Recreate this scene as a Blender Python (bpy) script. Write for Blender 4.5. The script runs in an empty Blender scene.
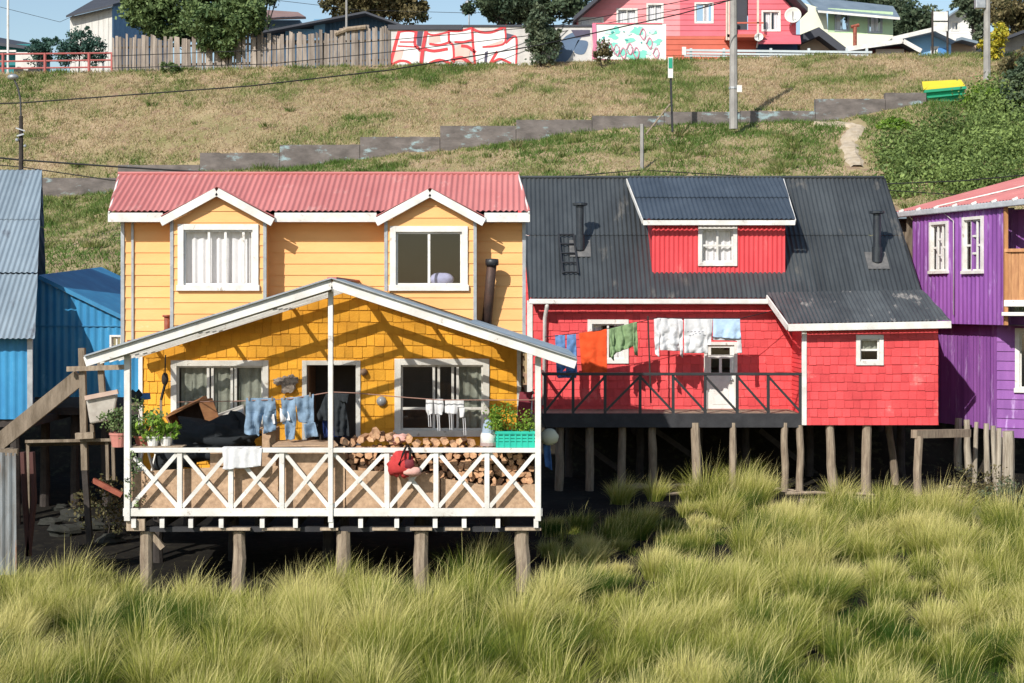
import bpy, math, random
import numpy as np
from mathutils import Vector, noise
R = math.radians
random.seed(7)
F = 1500.0; HY = 300.0          # focal length in pixels, horizon row of the photograph
col = bpy.context.scene.collection
scene = bpy.context.scene

# ---------------------------------------------------------------- camera, sky, sun
cd = bpy.data.cameras.new('camera'); cam = bpy.data.objects.new('camera', cd); col.objects.link(cam)
cam.location = (0, 0, 0); cam.rotation_euler = (R(90), 0, 0)
cd.sensor_width = 36.0; cd.lens = 36.0*F/1024.0; cd.shift_y = -(341.5-HY)/1024.0
cd.clip_end = 3000; scene.camera = cam
SUN_EL, SUN_AZ = R(35), R(29)     # sun behind the viewer's left shoulder
w = bpy.data.worlds.new('World'); scene.world = w; w.use_nodes = True
nt = w.node_tree; bg = nt.nodes['Background']
sky = nt.nodes.new('ShaderNodeTexSky'); sky.sky_type = 'NISHITA'; sky.sun_disc = False
sky.sun_elevation = SUN_EL; sky.sun_rotation = math.pi+SUN_AZ; sky.air_density = 1.2; sky.dust_density = 0.6; sky.ozone_density = 1.5
nt.links.new(sky.outputs[0], bg.inputs[0]); bg.inputs[1].default_value = 0.115
sl = bpy.data.lights.new('sun', 'SUN'); sl.energy = 4.6; sl.angle = R(0.5); sl.color = (1, 0.95, 0.87)
so = bpy.data.objects.new('sun', sl); col.objects.link(so); so.location = (-20, -20, 40)
sdir = Vector((math.sin(SUN_AZ)*math.cos(SUN_EL), math.cos(SUN_AZ)*math.cos(SUN_EL), -math.sin(SUN_EL)))
so.rotation_euler = sdir.to_track_quat('-Z', 'Y').to_euler()
scene.view_settings.view_transform = 'Standard'; scene.view_settings.look = 'None'
scene.view_settings.exposure = 0.22; scene.view_settings.gamma = 1.0

# ---------------------------------------------------------------- helpers
def W(px, py, Y): return Vector(((px-512.0)*Y/F, Y, (HY-py)*Y/F))
def tag(o, label=None, cat=None, group=None, kind=None):
    if label: o['label'] = label
    if cat: o['category'] = cat
    if group: o['group'] = group
    if kind: o['kind'] = kind
    return o
def thing(name, label, cat, loc=(0, 0, 0), group=None, rz=0):
    o = bpy.data.objects.new(name, None); col.objects.link(o); o.location = loc
    o.rotation_euler = (0, 0, rz); o.empty_display_size = 0.2
    return tag(o, label, cat, group)
def origin(o):
    v = Vector((0, 0, 0))
    while o is not None: v += Vector(o.location); o = o.parent
    return v
class Fr:                                             # a plane frame: point = O + u*a + v*b + n*out
    def __init__(s, O, u=(1, 0, 0), v=(0, 0, 1), n=None):
        s.O = Vector(O); s.u = Vector(u).normalized(); s.v = Vector(v).normalized()
        s.n = Vector(n).normalized() if n else s.u.cross(s.v).normalized()
    def p(s, a, b, o=0.0): return s.O+s.u*a+s.v*b+s.n*o
def front(Y): return Fr((0, Y, 0))                    # a = world x, b = world z, out = towards the viewer
def fp(px, py, Y): q = W(px, py, Y); return (q.x, q.z)
def fr_rect(x0, y0, x1, y1, Y): a = fp(x0, y1, Y); b = fp(x1, y0, Y); return (a[0], a[1], b[0], b[1])
def fpoly(pts, Y): return [fp(x, y, Y) for x, y in pts]

def clip(poly, axis, val, keep_less):
    out = []; n = len(poly)
    for i in range(n):
        p = poly[i]; q = poly[(i+1) % n]
        ip = (p[axis] <= val) if keep_less else (p[axis] >= val)
        iq = (q[axis] <= val) if keep_less else (q[axis] >= val)
        if ip: out.append(p)
        if ip != iq:
            t = (val-p[axis])/(q[axis]-p[axis]); out.append((p[0]+(q[0]-p[0])*t, p[1]+(q[1]-p[1])*t))
    return out
def area(p): return abs(sum(p[i][0]*p[(i+1) % len(p)][1]-p[(i+1) % len(p)][0]*p[i][1] for i in range(len(p))))/2
def cutrect(poly, a0, b0, a1, b1):
    for ax, v, k in ((0, a0, False), (0, a1, True), (1, b0, False), (1, b1, True)):
        poly = clip(poly, ax, v, k)
        if len(poly) < 3: return []
    return poly
def subtract(poly, hole):
    a0, b0, a1, b1 = hole; res = []
    for ax, v, k in ((0, a0, True), (0, a1, False), (1, b0, True), (1, b1, False)):
        pc = clip(poly, ax, v, k)
        if len(pc) > 2 and area(pc) > 1e-6: res.append(pc)
        poly = clip(poly, ax, v, not k)
        if len(poly) < 3: return res
    return res

class MB:
    def __init__(s): s.v = []; s.f = []; s.c = []; s.uc = False
    def add(s, vs, fs, c=None):
        b = len(s.v); s.v.extend(tuple(v) for v in vs)
        for f in fs:
            s.f.append([b+i for i in f]); s.c.append(0.5 if c is None else c)
        if c is not None: s.uc = True
    def quad(s, a, b, c, d, col=None): s.add((a, b, c, d), [(0, 1, 2, 3)], col)
    def poly(s, pts, col=None): s.add(pts, [tuple(range(len(pts)))], col)
    def box(s, x0, y0, z0, x1, y1, z1, col=None):
        s.hexa([Vector(p) for p in ((x0, y0, z0), (x1, y0, z0), (x1, y1, z0), (x0, y1, z0), (x0, y0, z1), (x1, y0, z1), (x1, y1, z1), (x0, y1, z1))], col)
    def hexa(s, p, col=None): s.add(p, [(0, 3, 2, 1), (4, 5, 6, 7), (0, 1, 5, 4), (1, 2, 6, 5), (2, 3, 7, 6), (3, 0, 4, 7)], col)
    def fbox(s, fr, a0, a1, b0, b1, o0, o1, col=None):
        s.hexa([fr.p(a0, b0, o1), fr.p(a1, b0, o1), fr.p(a1, b0, o0), fr.p(a0, b0, o0), fr.p(a0, b1, o1), fr.p(a1, b1, o1), fr.p(a1, b1, o0), fr.p(a0, b1, o0)], col)
    def bar(s, p, q, w, h, up=(0, 0, 1), col=None):       # rectangular beam from p to q
        p = Vector(p); q = Vector(q); d = (q-p).normalized(); up = Vector(up)
        if abs(d.dot(up)) > 0.98: up = Vector((0, 1, 0))
        sx = d.cross(up).normalized(); sy = sx.cross(d).normalized(); sx = sx*(w/2); sy = sy*(h/2)
        s.hexa([p-sx-sy, p+sx-sy, q+sx-sy, q-sx-sy, p-sx+sy, p+sx+sy, q+sx+sy, q-sx+sy], col)
    def tube(s, pts, rs, n=8, cap=True, col=None, wob=0):
        pts = [Vector(p) for p in pts]
        if not isinstance(rs, (list, tuple)): rs = [rs]*len(pts)
        rings = []; k = len(pts)
        for i, p in enumerate(pts):
            d = (pts[min(i+1, k-1)]-pts[max(i-1, 0)]).normalized()
            up = Vector((0, 0, 1)) if abs(d.z) < 0.9 else Vector((0, 1, 0))
            a = d.cross(up).normalized(); b = a.cross(d).normalized()
            rings.append([p+(a*math.cos(t)+b*math.sin(t))*rs[i]*(1+(random.uniform(-wob, wob) if wob else 0)) for t in [2*math.pi*j/n for j in range(n)]])
        vs = [v for r in rings for v in r]; fs = []
        for i in range(k-1):
            for j in range(n): fs.append((i*n+j, i*n+(j+1) % n, (i+1)*n+(j+1) % n, (i+1)*n+j))
        if cap: fs.append(tuple(range(n-1, -1, -1))); fs.append(tuple((k-1)*n+j for j in range(n)))
        s.add(vs, fs, col)
    def lathe(s, c, prof, n=16, axis=(0, 0, 1), col=None):  # prof = [(r, h)]
        c = Vector(c); ax = Vector(axis).normalized()
        a = ax.orthogonal().normalized(); b = ax.cross(a)
        vs = []; fs = []
        for r, h in prof:
            for j in range(n):
                t = 2*math.pi*j/n; vs.append(c+ax*h+(a*math.cos(t)+b*math.sin(t))*r)
        for i in range(len(prof)-1):
            for j in range(n): fs.append((i*n+j, i*n+(j+1) % n, (i+1)*n+(j+1) % n, (i+1)*n+j))
        s.add(vs, fs, col)
    def blob(s, c, r, n=8, sq=(1, 1, 1), jit=0.1, col=None):
        c = Vector(c); vs = []; fs = []; m = n
        for i in range(n+1):
            th = math.pi*i/n
            for j in range(m):
                ph = 2*math.pi*j/m; d = Vector((math.sin(th)*math.cos(ph), math.sin(th)*math.sin(ph), math.cos(th)))
                rr = r*(1+jit*noise.noise(d*2+c*3)); vs.append(c+Vector((d.x*sq[0], d.y*sq[1], d.z*sq[2]))*rr)
        for i in range(n):
            for j in range(m): fs.append((i*m+j, (i+1)*m+j, (i+1)*m+(j+1) % m, i*m+(j+1) % m))
        s.add(vs, fs, col)
    # --- wall and roof skins made of real boards, shingles or corrugations, cut round openings
    def skin(s, fr, poly, holes=(), courses=False, kind='siding', size=0.2, lip=0.02, width=0.2, jitter=0.0, colvar=0.0):
        a0 = min(p[0] for p in poly); a1 = max(p[0] for p in poly); b0 = min(p[1] for p in poly); b1 = max(p[1] for p in poly)
        def emit(cell, outf, base=None, c=None):
            pcs = [cell]
            for h in holes:
                nx = []
                for pc in pcs: nx += subtract(pc, h)
                pcs = nx
            for pc in pcs:
                if area(pc) < 1e-6: continue
                s.poly([fr.p(a, b, outf(a, b)) for a, b in pc], c)
                if base is not None:
                    for i in range(len(pc)):
                        p = pc[i]; q = pc[(i+1) % len(pc)]
                        if abs(p[1]-base) < 1e-5 and abs(q[1]-base) < 1e-5 and abs(p[0]-q[0]) > 1e-5:
                            s.quad(fr.p(q[0], q[1], outf(*q)), fr.p(p[0], p[1], outf(*p)), fr.p(p[0], p[1], -0.004), fr.p(q[0], q[1], -0.004), c)
        if kind == 'siding':
            r = 0; b = b0
            while b < b1:
                bt = min(b+size, b1); cell = cutrect(poly, a0-1, b, a1+1, bt); bb = b
                if len(cell) > 2: emit(cell, lambda a, z, bb=bb: lip*(1-(z-bb)/size), bb, 0.5+random.uniform(-colvar, colvar))
                b += size
        elif kind == 'boards':                            # vertical boards
            a = a0
            while a < a1:
                wd = size*random.uniform(1-jitter, 1+jitter); cell = cutrect(poly, a+0.006, b0-1, a+wd-0.006, b1+1); o = lip*random.uniform(0, 1)
                if len(cell) > 2: emit(cell, lambda x, z, o=o: o, None, 0.5+random.uniform(-colvar, colvar))
                a += wd
            pcs = [poly]
            for h in holes: pcs = [y for pc in pcs for y in subtract(pc, h)]
            for pc in pcs: s.poly([fr.p(x, z, -0.02) for x, z in pc], 0.2)
        elif kind == 'shingle':
            r = 0; b = b0
            while b < b1:
                off = (r % 2)*width*0.5+random.uniform(-0.02, 0.02); a = a0-off
                while a < a1:
                    wd = width*random.uniform(1-jitter, 1+jitter)
                    drop = random.uniform(0, 0.02) if jitter else 0
                    bb = b-drop; cell = cutrect(poly, a+0.004, bb, a+wd-0.004, min(b+size, b1)); l = lip*random.uniform(0.75, 1.25)
                    if len(cell) > 2: emit(cell, lambda x, z, bb=bb, l=l: l*(1-0.85*(z-bb)/size), bb, 0.5+random.uniform(-colvar, colvar))
                    a += wd
                b += size; r += 1
            pcs = [poly]
            for h in holes: pcs = [y for pc in pcs for y in subtract(pc, h)]
            for pc in pcs: s.poly([fr.p(x, z, 0.0) for x, z in pc], 0.3)
        elif kind == 'corr':                              # corrugation running along v
            st = size/6.0; a = a0
            nrm = lambda x: lip*math.sin(2*math.pi*x/size)
            k = 0
            while a < a1:
                cell = cutrect(poly, a, b0-1, a+st, b1+1)
                if len(cell) > 2:
                    nb_ = max(1, round((b1-b0)/1.7)) if courses else 1; hh = (b1-b0)/nb_
                    for q in range(nb_):
                        sub_ = cutrect(cell, a0-9, b0+q*hh-(1e-6), a1+9, b0+(q+1)*hh+1e-6) if nb_ > 1 else cell
                        if len(sub_) < 3: continue
                        bb = b0+q*hh; rr = random.Random(int((a-a0)/0.82)*31+q*7+int(size*1000)); cc = rr.uniform(.15, .85)
                        emit(sub_, lambda x, z, bb=bb: nrm(x)+(0.014*(1-(z-bb)/hh) if courses else 0), None, cc)
                a += st
    def build(s, name, mat, parent=None, smooth=False, solid=0, bevel=0):
        me = bpy.data.meshes.new(name); off = origin(parent)
        v = np.array(s.v, dtype=np.float32)-np.array(off, dtype=np.float32)
        me.from_pydata(v.tolist(), [], s.f)
        if s.uc:
            at = me.attributes.new('tone', 'FLOAT', 'FACE'); at.data.foreach_set('value', np.array(s.c, dtype=np.float32))
        me.materials.append(mat)
        if smooth: me.polygons.foreach_set('use_smooth', [True]*len(me.polygons))
        me.update()
        o = bpy.data.objects.new(name, me); col.objects.link(o); o.parent = parent
        if solid:
            m = o.modifiers.new('s', 'SOLIDIFY'); m.thickness = solid; m.offset = 0
        if bevel:
            m = o.modifiers.new('b', 'BEVEL'); m.width = bevel; m.segments = 2; m.limit_method = 'ANGLE'
        return o
def copyobj(o, name=None):
    c = o.copy(); col.objects.link(c); return c

# ---------------------------------------------------------------- materials
def sr(r, g, b):      # sRGB 0-255 -> linear
    f = lambda c: (c/255)/12.92 if c/255 <= 0.04045 else ((c/255+0.055)/1.055)**2.4
    return (f(r), f(g), f(b), 1)
def mul(c, k): return (min(c[0]*k, 1), min(c[1]*k, 1), min(c[2]*k, 1), 1)
def mat(name, base, dark=None, rough=0.7, scale=3.0, stretch=(1, 1, 1), bump=0.0, bscale=30, tone=0.0, metal=0.0, spots=None, spotcol=None, spotamt=0.5, spec=0.35, two=None, thr=(0.35, 0.65)):
    m = bpy.data.materials.new(name); m.use_nodes = True; t = m.node_tree; N = t.nodes; L = t.links
    b = N['Principled BSDF']; b.inputs['Roughness'].default_value = rough; b.inputs['Metallic'].default_value = metal
    b.inputs['Specular IOR Level'].default_value = spec
    tc = N.new('ShaderNodeTexCoord'); mp = N.new('ShaderNodeMapping'); mp.inputs['Scale'].default_value = stretch; L.new(tc.outputs['Object'], mp.inputs[0])
    nz = N.new('ShaderNodeTexNoise'); nz.inputs['Scale'].default_value = scale; nz.inputs['Detail'].default_value = 8; nz.inputs['Roughness'].default_value = 0.65; L.new(mp.outputs[0], nz.inputs[0])
    rp = N.new('ShaderNodeMapRange'); rp.inputs[1].default_value = thr[0]; rp.inputs[2].default_value = thr[1]; L.new(nz.outputs[0], rp.inputs[0])
    mx = N.new('ShaderNodeMix'); mx.data_type = 'RGBA'; mx.inputs[6].default_value = dark if dark else mul(base, 0.78); mx.inputs[7].default_value = base
    L.new(rp.outputs[0], mx.inputs[0]); cur = mx.outputs[2]
    if spotcol:
        n2 = N.new('ShaderNodeTexNoise'); n2.inputs['Scale'].default_value = spots; n2.inputs['Detail'].default_value = 10; n2.inputs['Roughness'].default_value = 0.7; L.new(mp.outputs[0], n2.inputs[0])
        r2 = N.new('ShaderNodeMapRange'); r2.inputs[1].default_value = 1-spotamt; r2.inputs[2].default_value = 1.08-spotamt; L.new(n2.outputs[0], r2.inputs[0])
        m2 = N.new('ShaderNodeMix'); m2.data_type = 'RGBA'; m2.inputs[7].default_value = spotcol; L.new(cur, m2.inputs[6]); L.new(r2.outputs[0], m2.inputs[0]); cur = m2.outputs[2]
    if tone:
        at = N.new('ShaderNodeAttribute'); at.attribute_name = 'tone'
        ma = N.new('ShaderNodeMath'); ma.operation = 'MULTIPLY_ADD'; ma.inputs[1].default_value = tone*2; ma.inputs[2].default_value = 1-tone; L.new(at.outputs['Fac'], ma.inputs[0])
        m3 = N.new('ShaderNodeMix'); m3.data_type = 'RGBA'; m3.blend_type = 'MULTIPLY'; m3.inputs[0].default_value = 1
        L.new(cur, m3.inputs[6]); cb = N.new('ShaderNodeCombineColor')
        for i in range(3): L.new(ma.outputs[0], cb.inputs[i])
        L.new(cb.outputs[0], m3.inputs[7]); cur = m3.outputs[2]
    L.new(cur, b.inputs['Base Color'])
    if bump:
        n3 = N.new('ShaderNodeTexNoise'); n3.inputs['Scale'].default_value = bscale; n3.inputs['Detail'].default_value = 6; L.new(mp.outputs[0], n3.inputs[0])
        bp = N.new('ShaderNodeBump'); bp.inputs['Strength'].default_value = bump; bp.inputs['Distance'].default_value = 0.02; L.new(n3.outputs[0], bp.inputs['Height']); L.new(bp.outputs[0], b.inputs['Normal'])
    return m
M = {}
M['white'] = mat('white_paint', (0.78, 0.77, 0.74, 1), (0.58, 0.56, 0.52, 1), 0.55, 2.5, (1, 1, 1), 0.15, 40, spots=6, spotcol=(0.40, 0.35, 0.30, 1), spotamt=0.40)
M['yellow'] = mat('yellow_siding_paint', (0.82, 0.45, 0.175, 1), (0.75, 0.39, 0.14, 1), 0.6, 1.2, (0.6, 1, 2), 0.1, 25, tone=0.09, spots=2.2, spotcol=(0.84, 0.54, 0.27, 1), spotamt=0.36)
M['orange'] = mat('orange_shingle_paint', (0.82, 0.40, 0.028, 1), (0.72, 0.325, 0.02, 1), 0.65, 2.0, (1, 1, 1), 0.3, 40, tone=0.16)
M['redroof'] = mat('faded_red_roof', (0.53, 0.200, 0.190, 1), (0.47, 0.165, 0.158, 1), 0.6, 1.4, (1, 0.5, 0.5), 0.05, 25, spots=2.5, spotcol=(0.55, 0.26, 0.24, 1), spotamt=0.42, tone=.10, spec=.25)
M['blackroof'] = mat('dark_corrugated_roof', (0.058, 0.066, 0.071, 1), (0.032, 0.037, 0.041, 1), 0.40, 1.3, (1, .4, .4), 0.05, 25, spots=1.5, spotcol=(0.115, 0.11, 0.10, 1), spotamt=0.40, spec=0.5, tone=.16)
M['blackroof2'] = mat('grey_annex_roof', (0.085, 0.095, 0.10, 1), (0.05, 0.055, 0.06, 1), 0.45, 1.7, (1, .6, .6), 0.05, 25, spots=2.0, spotcol=(0.30, 0.28, 0.26, 1), spotamt=0.42, spec=0.5, tone=.16)
M['blueroof'] = mat('blue_grey_dormer_roof', (0.062, 0.078, 0.098, 1), (0.042, 0.054, 0.070, 1), 0.42, 1.5, (1, .5, .5), 0.05, 25, spec=0.5, tone=.14)
M['red'] = mat('red_shingle_paint', (0.73, 0.080, 0.085, 1), (0.60, 0.055, 0.062, 1), 0.6, 1.5, (1, 1, 1), 0.25, 40, tone=0.20, spots=1.6, spotcol=(0.78, 0.17, 0.16, 1), spotamt=0.40)
M['reddeck'] = mat('red_metal_cladding', (0.72, 0.075, 0.085, 1), (0.62, 0.055, 0.065, 1), 0.5, 2, (1, 1, .4), 0.05, 40, spots=2, spotcol=(0.78, 0.16, 0.15, 1), spotamt=0.40)
M['purple'] = mat('purple_paint', (0.29, 0.105, 0.375, 1), (0.20, 0.065, 0.28, 1), 0.6, 1.6, (2, 2, 0.35), 0.15, 30, spots=2.2, spotcol=(0.42, 0.26, 0.54, 1), spotamt=0.44, tone=0.16)
M['blue'] = mat('blue_cladding', (0.045, 0.27, 0.50, 1), (0.03, 0.19, 0.39, 1), 0.5, 1.5, (1, 1, .6), 0.1, 30, spots=3, spotcol=(0.08, 0.30, 0.52, 1), spotamt=0.42, tone=.12)
M['greyroof'] = mat('blue_grey_galvanised_roof', (0.25, 0.31, 0.36, 1), (0.17, 0.22, 0.265, 1), 0.45, 1.2, (1, .5, .5), 0.05, 30, spots=2.5, spotcol=(0.13, 0.15, 0.18, 1), spotamt=0.40, spec=0.5, tone=.12)
M['wood'] = mat('weathered_wood', (0.34, 0.27, 0.20, 1), (0.17, 0.13, 0.09, 1), 0.85, 4, (3, 3, 0.6), 0.5, 40, tone=0.22)
M['woodlight'] = mat('sunbleached_wood', (0.46, 0.37, 0.27, 1), (0.24, 0.18, 0.13, 1), 0.85, 4, (4, 4, 0.7), 0.5, 40, tone=0.2)
M['fence'] = mat('grey_fence_wood', (0.34, 0.29, 0.245, 1), (0.20, 0.165, 0.14, 1), 0.9, 1.5, (3, 3, 0.6), 0.3, 30, tone=0.45)
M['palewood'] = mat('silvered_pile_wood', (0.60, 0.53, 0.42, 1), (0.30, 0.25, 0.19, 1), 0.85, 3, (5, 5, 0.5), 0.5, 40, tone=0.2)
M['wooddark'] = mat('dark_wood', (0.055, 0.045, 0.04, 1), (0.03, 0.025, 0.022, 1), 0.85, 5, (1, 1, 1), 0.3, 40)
M['deckgrey'] = mat('grey_deck_beam', (0.042, 0.042, 0.046, 1), (0.024, 0.024, 0.027, 1), 0.8, 3, (1, 1, 1), 0.2, 40)
M['osb'] = mat('chipboard', (0.52, 0.36, 0.235, 1), (0.33, 0.22, 0.14, 1), 0.85, 14, (1, 1, 1), 0.2, 60)
M['log'] = mat('split_log', (0.54, 0.33, 0.19, 1), (0.30, 0.15, 0.08, 1), 0.85, 12, (1, 0.3, 1), 0.5, 50, tone=0.35)
M['stone'] = mat('shade_toned_stone', (.03, .03, .026, 1), (.018, .02, .015, 1), .9, 5, bump=.4)  # stone colour darkened to stand in for shade on the left bank
M['dark'] = mat('dark_void', (0.015, 0.014, 0.014, 1), rough=0.9)
M['metal'] = mat('galvanised_metal', (0.42, 0.44, 0.46, 1), (0.30, 0.32, 0.34, 1), 0.45, 6, metal=0.4)
M['blackmetal'] = mat('black_metal', (0.03, 0.032, 0.036, 1), (0.02, 0.02, 0.022, 1), 0.45, 6, spec=0.5)
M['chim'] = mat('dark_flue_metal', (0.055, 0.065, 0.075, 1), (0.035, 0.04, 0.05, 1), 0.35, 6, metal=0.5, spec=0.6)
M['rust'] = mat('rusty_flue', (0.11, 0.06, 0.045, 1), (0.05, 0.035, 0.03, 1), 0.6, 5, (1, 1, 0.6), 0.2, 40, metal=0.3, spots=4, spotcol=(0.34, 0.22, 0.16, 1), spotamt=0.42)
M['redpipe'] = mat('red_brown_pipe', (0.34, 0.10, 0.06, 1), (0.2, .05, .03, 1), 0.6, 8)
M['concrete'] = mat('grey_concrete', (0.36, 0.35, 0.33, 1), (0.24, 0.23, 0.22, 1), 0.9, 3, (1, 1, .5), 0.2, 30)
M['asphalt'] = mat('asphalt', (0.06, 0.06, 0.062, 1), (0.045, 0.045, 0.045, 1), 0.9, 20)
M['rope'] = mat('rope', (0.35, 0.2, 0.16, 1), rough=0.8)
M['cable'] = mat('black_cable', (0.02, 0.02, 0.02, 1), rough=0.6)
def cloth(name, c, k=0.75): return mat(name, c, mul(c, k), 0.9, 6, (1, 1, 1), 0.2, 60, spec=0.1)
M['denim'] = cloth('light_denim', (0.22, 0.32, 0.44, 1), 0.6); M['denim2'] = cloth('blue_denim', (0.08, 0.18, 0.42, 1), 0.6)
M['cwhite'] = cloth('white_cloth', (0.66, 0.66, 0.67, 1), 0.88); M['cdark'] = cloth('black_cloth', (0.035, 0.04, 0.045, 1)); M['cnavy'] = cloth('navy_cloth', (0.02, 0.04, 0.14, 1))
M['cgreen'] = cloth('sage_cloth', (0.24, 0.35, 0.18, 1)); M['corange'] = cloth('orange_red_towel', (0.80, 0.10, 0.03, 1), 0.85); M['cblue'] = cloth('pale_blue_towel', (0.46, 0.62, 0.80, 1), 0.9)
M['cred'] = cloth('faded_red_fabric', (0.55, 0.06, 0.06, 1), 0.7); M['cpink'] = cloth('pink_fabric', (0.75, 0.42, 0.36, 1))
M['teal'] = mat('teal_plastic', (0.03, 0.50, 0.36, 1), (0.02, 0.40, 0.30, 1), 0.4, 5); M['cblk'] = cloth('black_strap', (0.02, 0.02, 0.02, 1))
M['curtain'] = cloth('pale_curtain', (0.80, 0.76, 0.78, 1), 0.9); M['curtain2'] = cloth('grey_green_curtain', (0.40, 0.41, 0.35, 1), 0.6)
def glass(name, refl=0.07, tint=(0.93, 0.95, 0.95, 1)):
    m = bpy.data.materials.new(name); m.use_nodes = True; t = m.node_tree; N = t.nodes; L = t.links; N.remove(N['Principled BSDF'])
    tr = N.new('ShaderNodeBsdfTransparent'); tr.inputs[0].default_value = tint
    gl = N.new('ShaderNodeBsdfGlossy'); gl.inputs['Roughness'].default_value = 0.04
    fz = N.new('ShaderNodeLayerWeight'); pw = N.new('ShaderNodeMath'); pw.operation = 'POWER'; pw.inputs[1].default_value = 4; L.new(fz.outputs['Facing'], pw.inputs[0])
    ad = N.new('ShaderNodeMath'); ad.operation = 'MULTIPLY_ADD'; ad.inputs[1].default_value = 0.7; ad.inputs[2].default_value = refl; L.new(pw.outputs[0], ad.inputs[0])
    mx = N.new('ShaderNodeMixShader'); L.new(ad.outputs[0], mx.inputs[0]); L.new(tr.outputs[0], mx.inputs[1]); L.new(gl.outputs[0], mx.inputs[2])
    L.new(mx.outputs[0], N['Material Output'].inputs[0]); return m
M['glass'] = glass('window_glass')
def polycarb():
    m = bpy.data.materials.new('clear_corrugated_plastic'); m.use_nodes = True; t = m.node_tree; N = t.nodes; L = t.links; N.remove(N['Principled BSDF'])
    tr = N.new('ShaderNodeBsdfTransparent'); tr.inputs[0].default_value = (0.90, 0.89, 0.85, 1)
    tl = N.new('ShaderNodeBsdfTranslucent'); tl.inputs[0].default_value = (0.85, 0.85, 0.85, 1)
    df = N.new('ShaderNodeBsdfPrincipled'); df.inputs['Base Color'].default_value = (0.42, 0.46, 0.48, 1); df.inputs['Roughness'].default_value = 0.3
    tc = N.new('ShaderNodeTexCoord'); nz = N.new('ShaderNodeTexNoise'); nz.inputs['Scale'].default_value = 1.3; nz.inputs['Detail'].default_value = 6; L.new(tc.outputs['Object'], nz.inputs[0])
    m1 = N.new('ShaderNodeMixShader'); m1.inputs[0].default_value = 0.55; L.new(tl.outputs[0], m1.inputs[1]); L.new(df.outputs[0], m1.inputs[2])
    rp = N.new('ShaderNodeMapRange'); rp.inputs[1].default_value = 0.35; rp.inputs[2].default_value = 0.7; rp.inputs[3].default_value = 0.10; rp.inputs[4].default_value = 0.45; L.new(nz.outputs[0], rp.inputs[0])
    m2 = N.new('ShaderNodeMixShader'); L.new(rp.outputs[0], m2.inputs[0]); L.new(tr.outputs[0], m2.inputs[1]); L.new(m1.outputs[0], m2.inputs[2])
    L.new(m2.outputs[0], N['Material Output'].inputs[0]); return m
M['poly'] = polycarb()
def leafmat(name, c1, c2, trans=0.25, attr='tone', mid=None):
    m = bpy.data.materials.new(name); m.use_nodes = True; t = m.node_tree; N = t.nodes; L = t.links
    b = N['Principled BSDF']; b.inputs['Roughness'].default_value = 0.6; b.inputs['Specular IOR Level'].default_value = 0.25
    at = N.new('ShaderNodeAttribute'); at.attribute_name = attr
    mx = N.new('ShaderNodeMix'); mx.data_type = 'RGBA'; mx.inputs[6].default_value = c1; mx.inputs[7].default_value = c2
    L.new(at.outputs['Fac'], mx.inputs[0])
    if mid:
        N.remove(mx); mx = N.new('ShaderNodeValToRGB'); mx.color_ramp.elements[0].color = c1; mx.color_ramp.elements[1].color = c2
        e = mx.color_ramp.elements.new(0.42); e.color = mid; L.new(at.outputs['Fac'], mx.inputs[0])
    out_ = mx.outputs[0] if mid else mx.outputs[2]; L.new(out_, b.inputs['Base Color'])
    tl = N.new('ShaderNodeBsdfTranslucent'); L.new(out_, tl.inputs[0])
    ms = N.new('ShaderNodeMixShader'); ms.inputs[0].default_value = trans; L.new(b.outputs[0], ms.inputs[1]); L.new(tl.outputs[0], ms.inputs[2])
    L.new(ms.outputs[0], N['Material Output'].inputs[0]); return m
M['leaf'] = leafmat('green_leaves', (0.045, 0.09, 0.032, 1), (0.23, 0.31, 0.12, 1))
M['leafdark'] = leafmat('dark_leaves', (0.035, 0.065, 0.040, 1), (0.16, 0.21, 0.115, 1))
M['leafgrey'] = leafmat('grey_green_leaves', (0.05, 0.085, 0.05, 1), (0.17, 0.20, 0.12, 1))
M['leafblue'] = leafmat('blue_green_leaves', (0.03, 0.085, 0.07, 1), (0.09, 0.17, 0.13, 1))
M['leafbright'] = leafmat('bright_leaves', (0.08, 0.19, 0.02, 1), (0.28, 0.42, 0.06, 1), 0.35)
M['leafyellow'] = leafmat('yellow_blossom', (0.25, 0.28, 0.03, 1), (0.75, 0.58, 0.06, 1))
M['leafbrown'] = leafmat('brown_green_leaves', (0.06, 0.07, 0.03, 1), (0.24, 0.19, 0.09, 1))
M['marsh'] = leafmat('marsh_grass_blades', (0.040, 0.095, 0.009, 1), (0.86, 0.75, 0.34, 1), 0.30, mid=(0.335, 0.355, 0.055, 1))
M['hillgrass'] = leafmat('hill_grass_blades', (0.10, 0.17, 0.035, 1), (0.52, 0.385, 0.255, 1), 0.25, mid=(0.24, 0.27, 0.09, 1))

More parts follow.
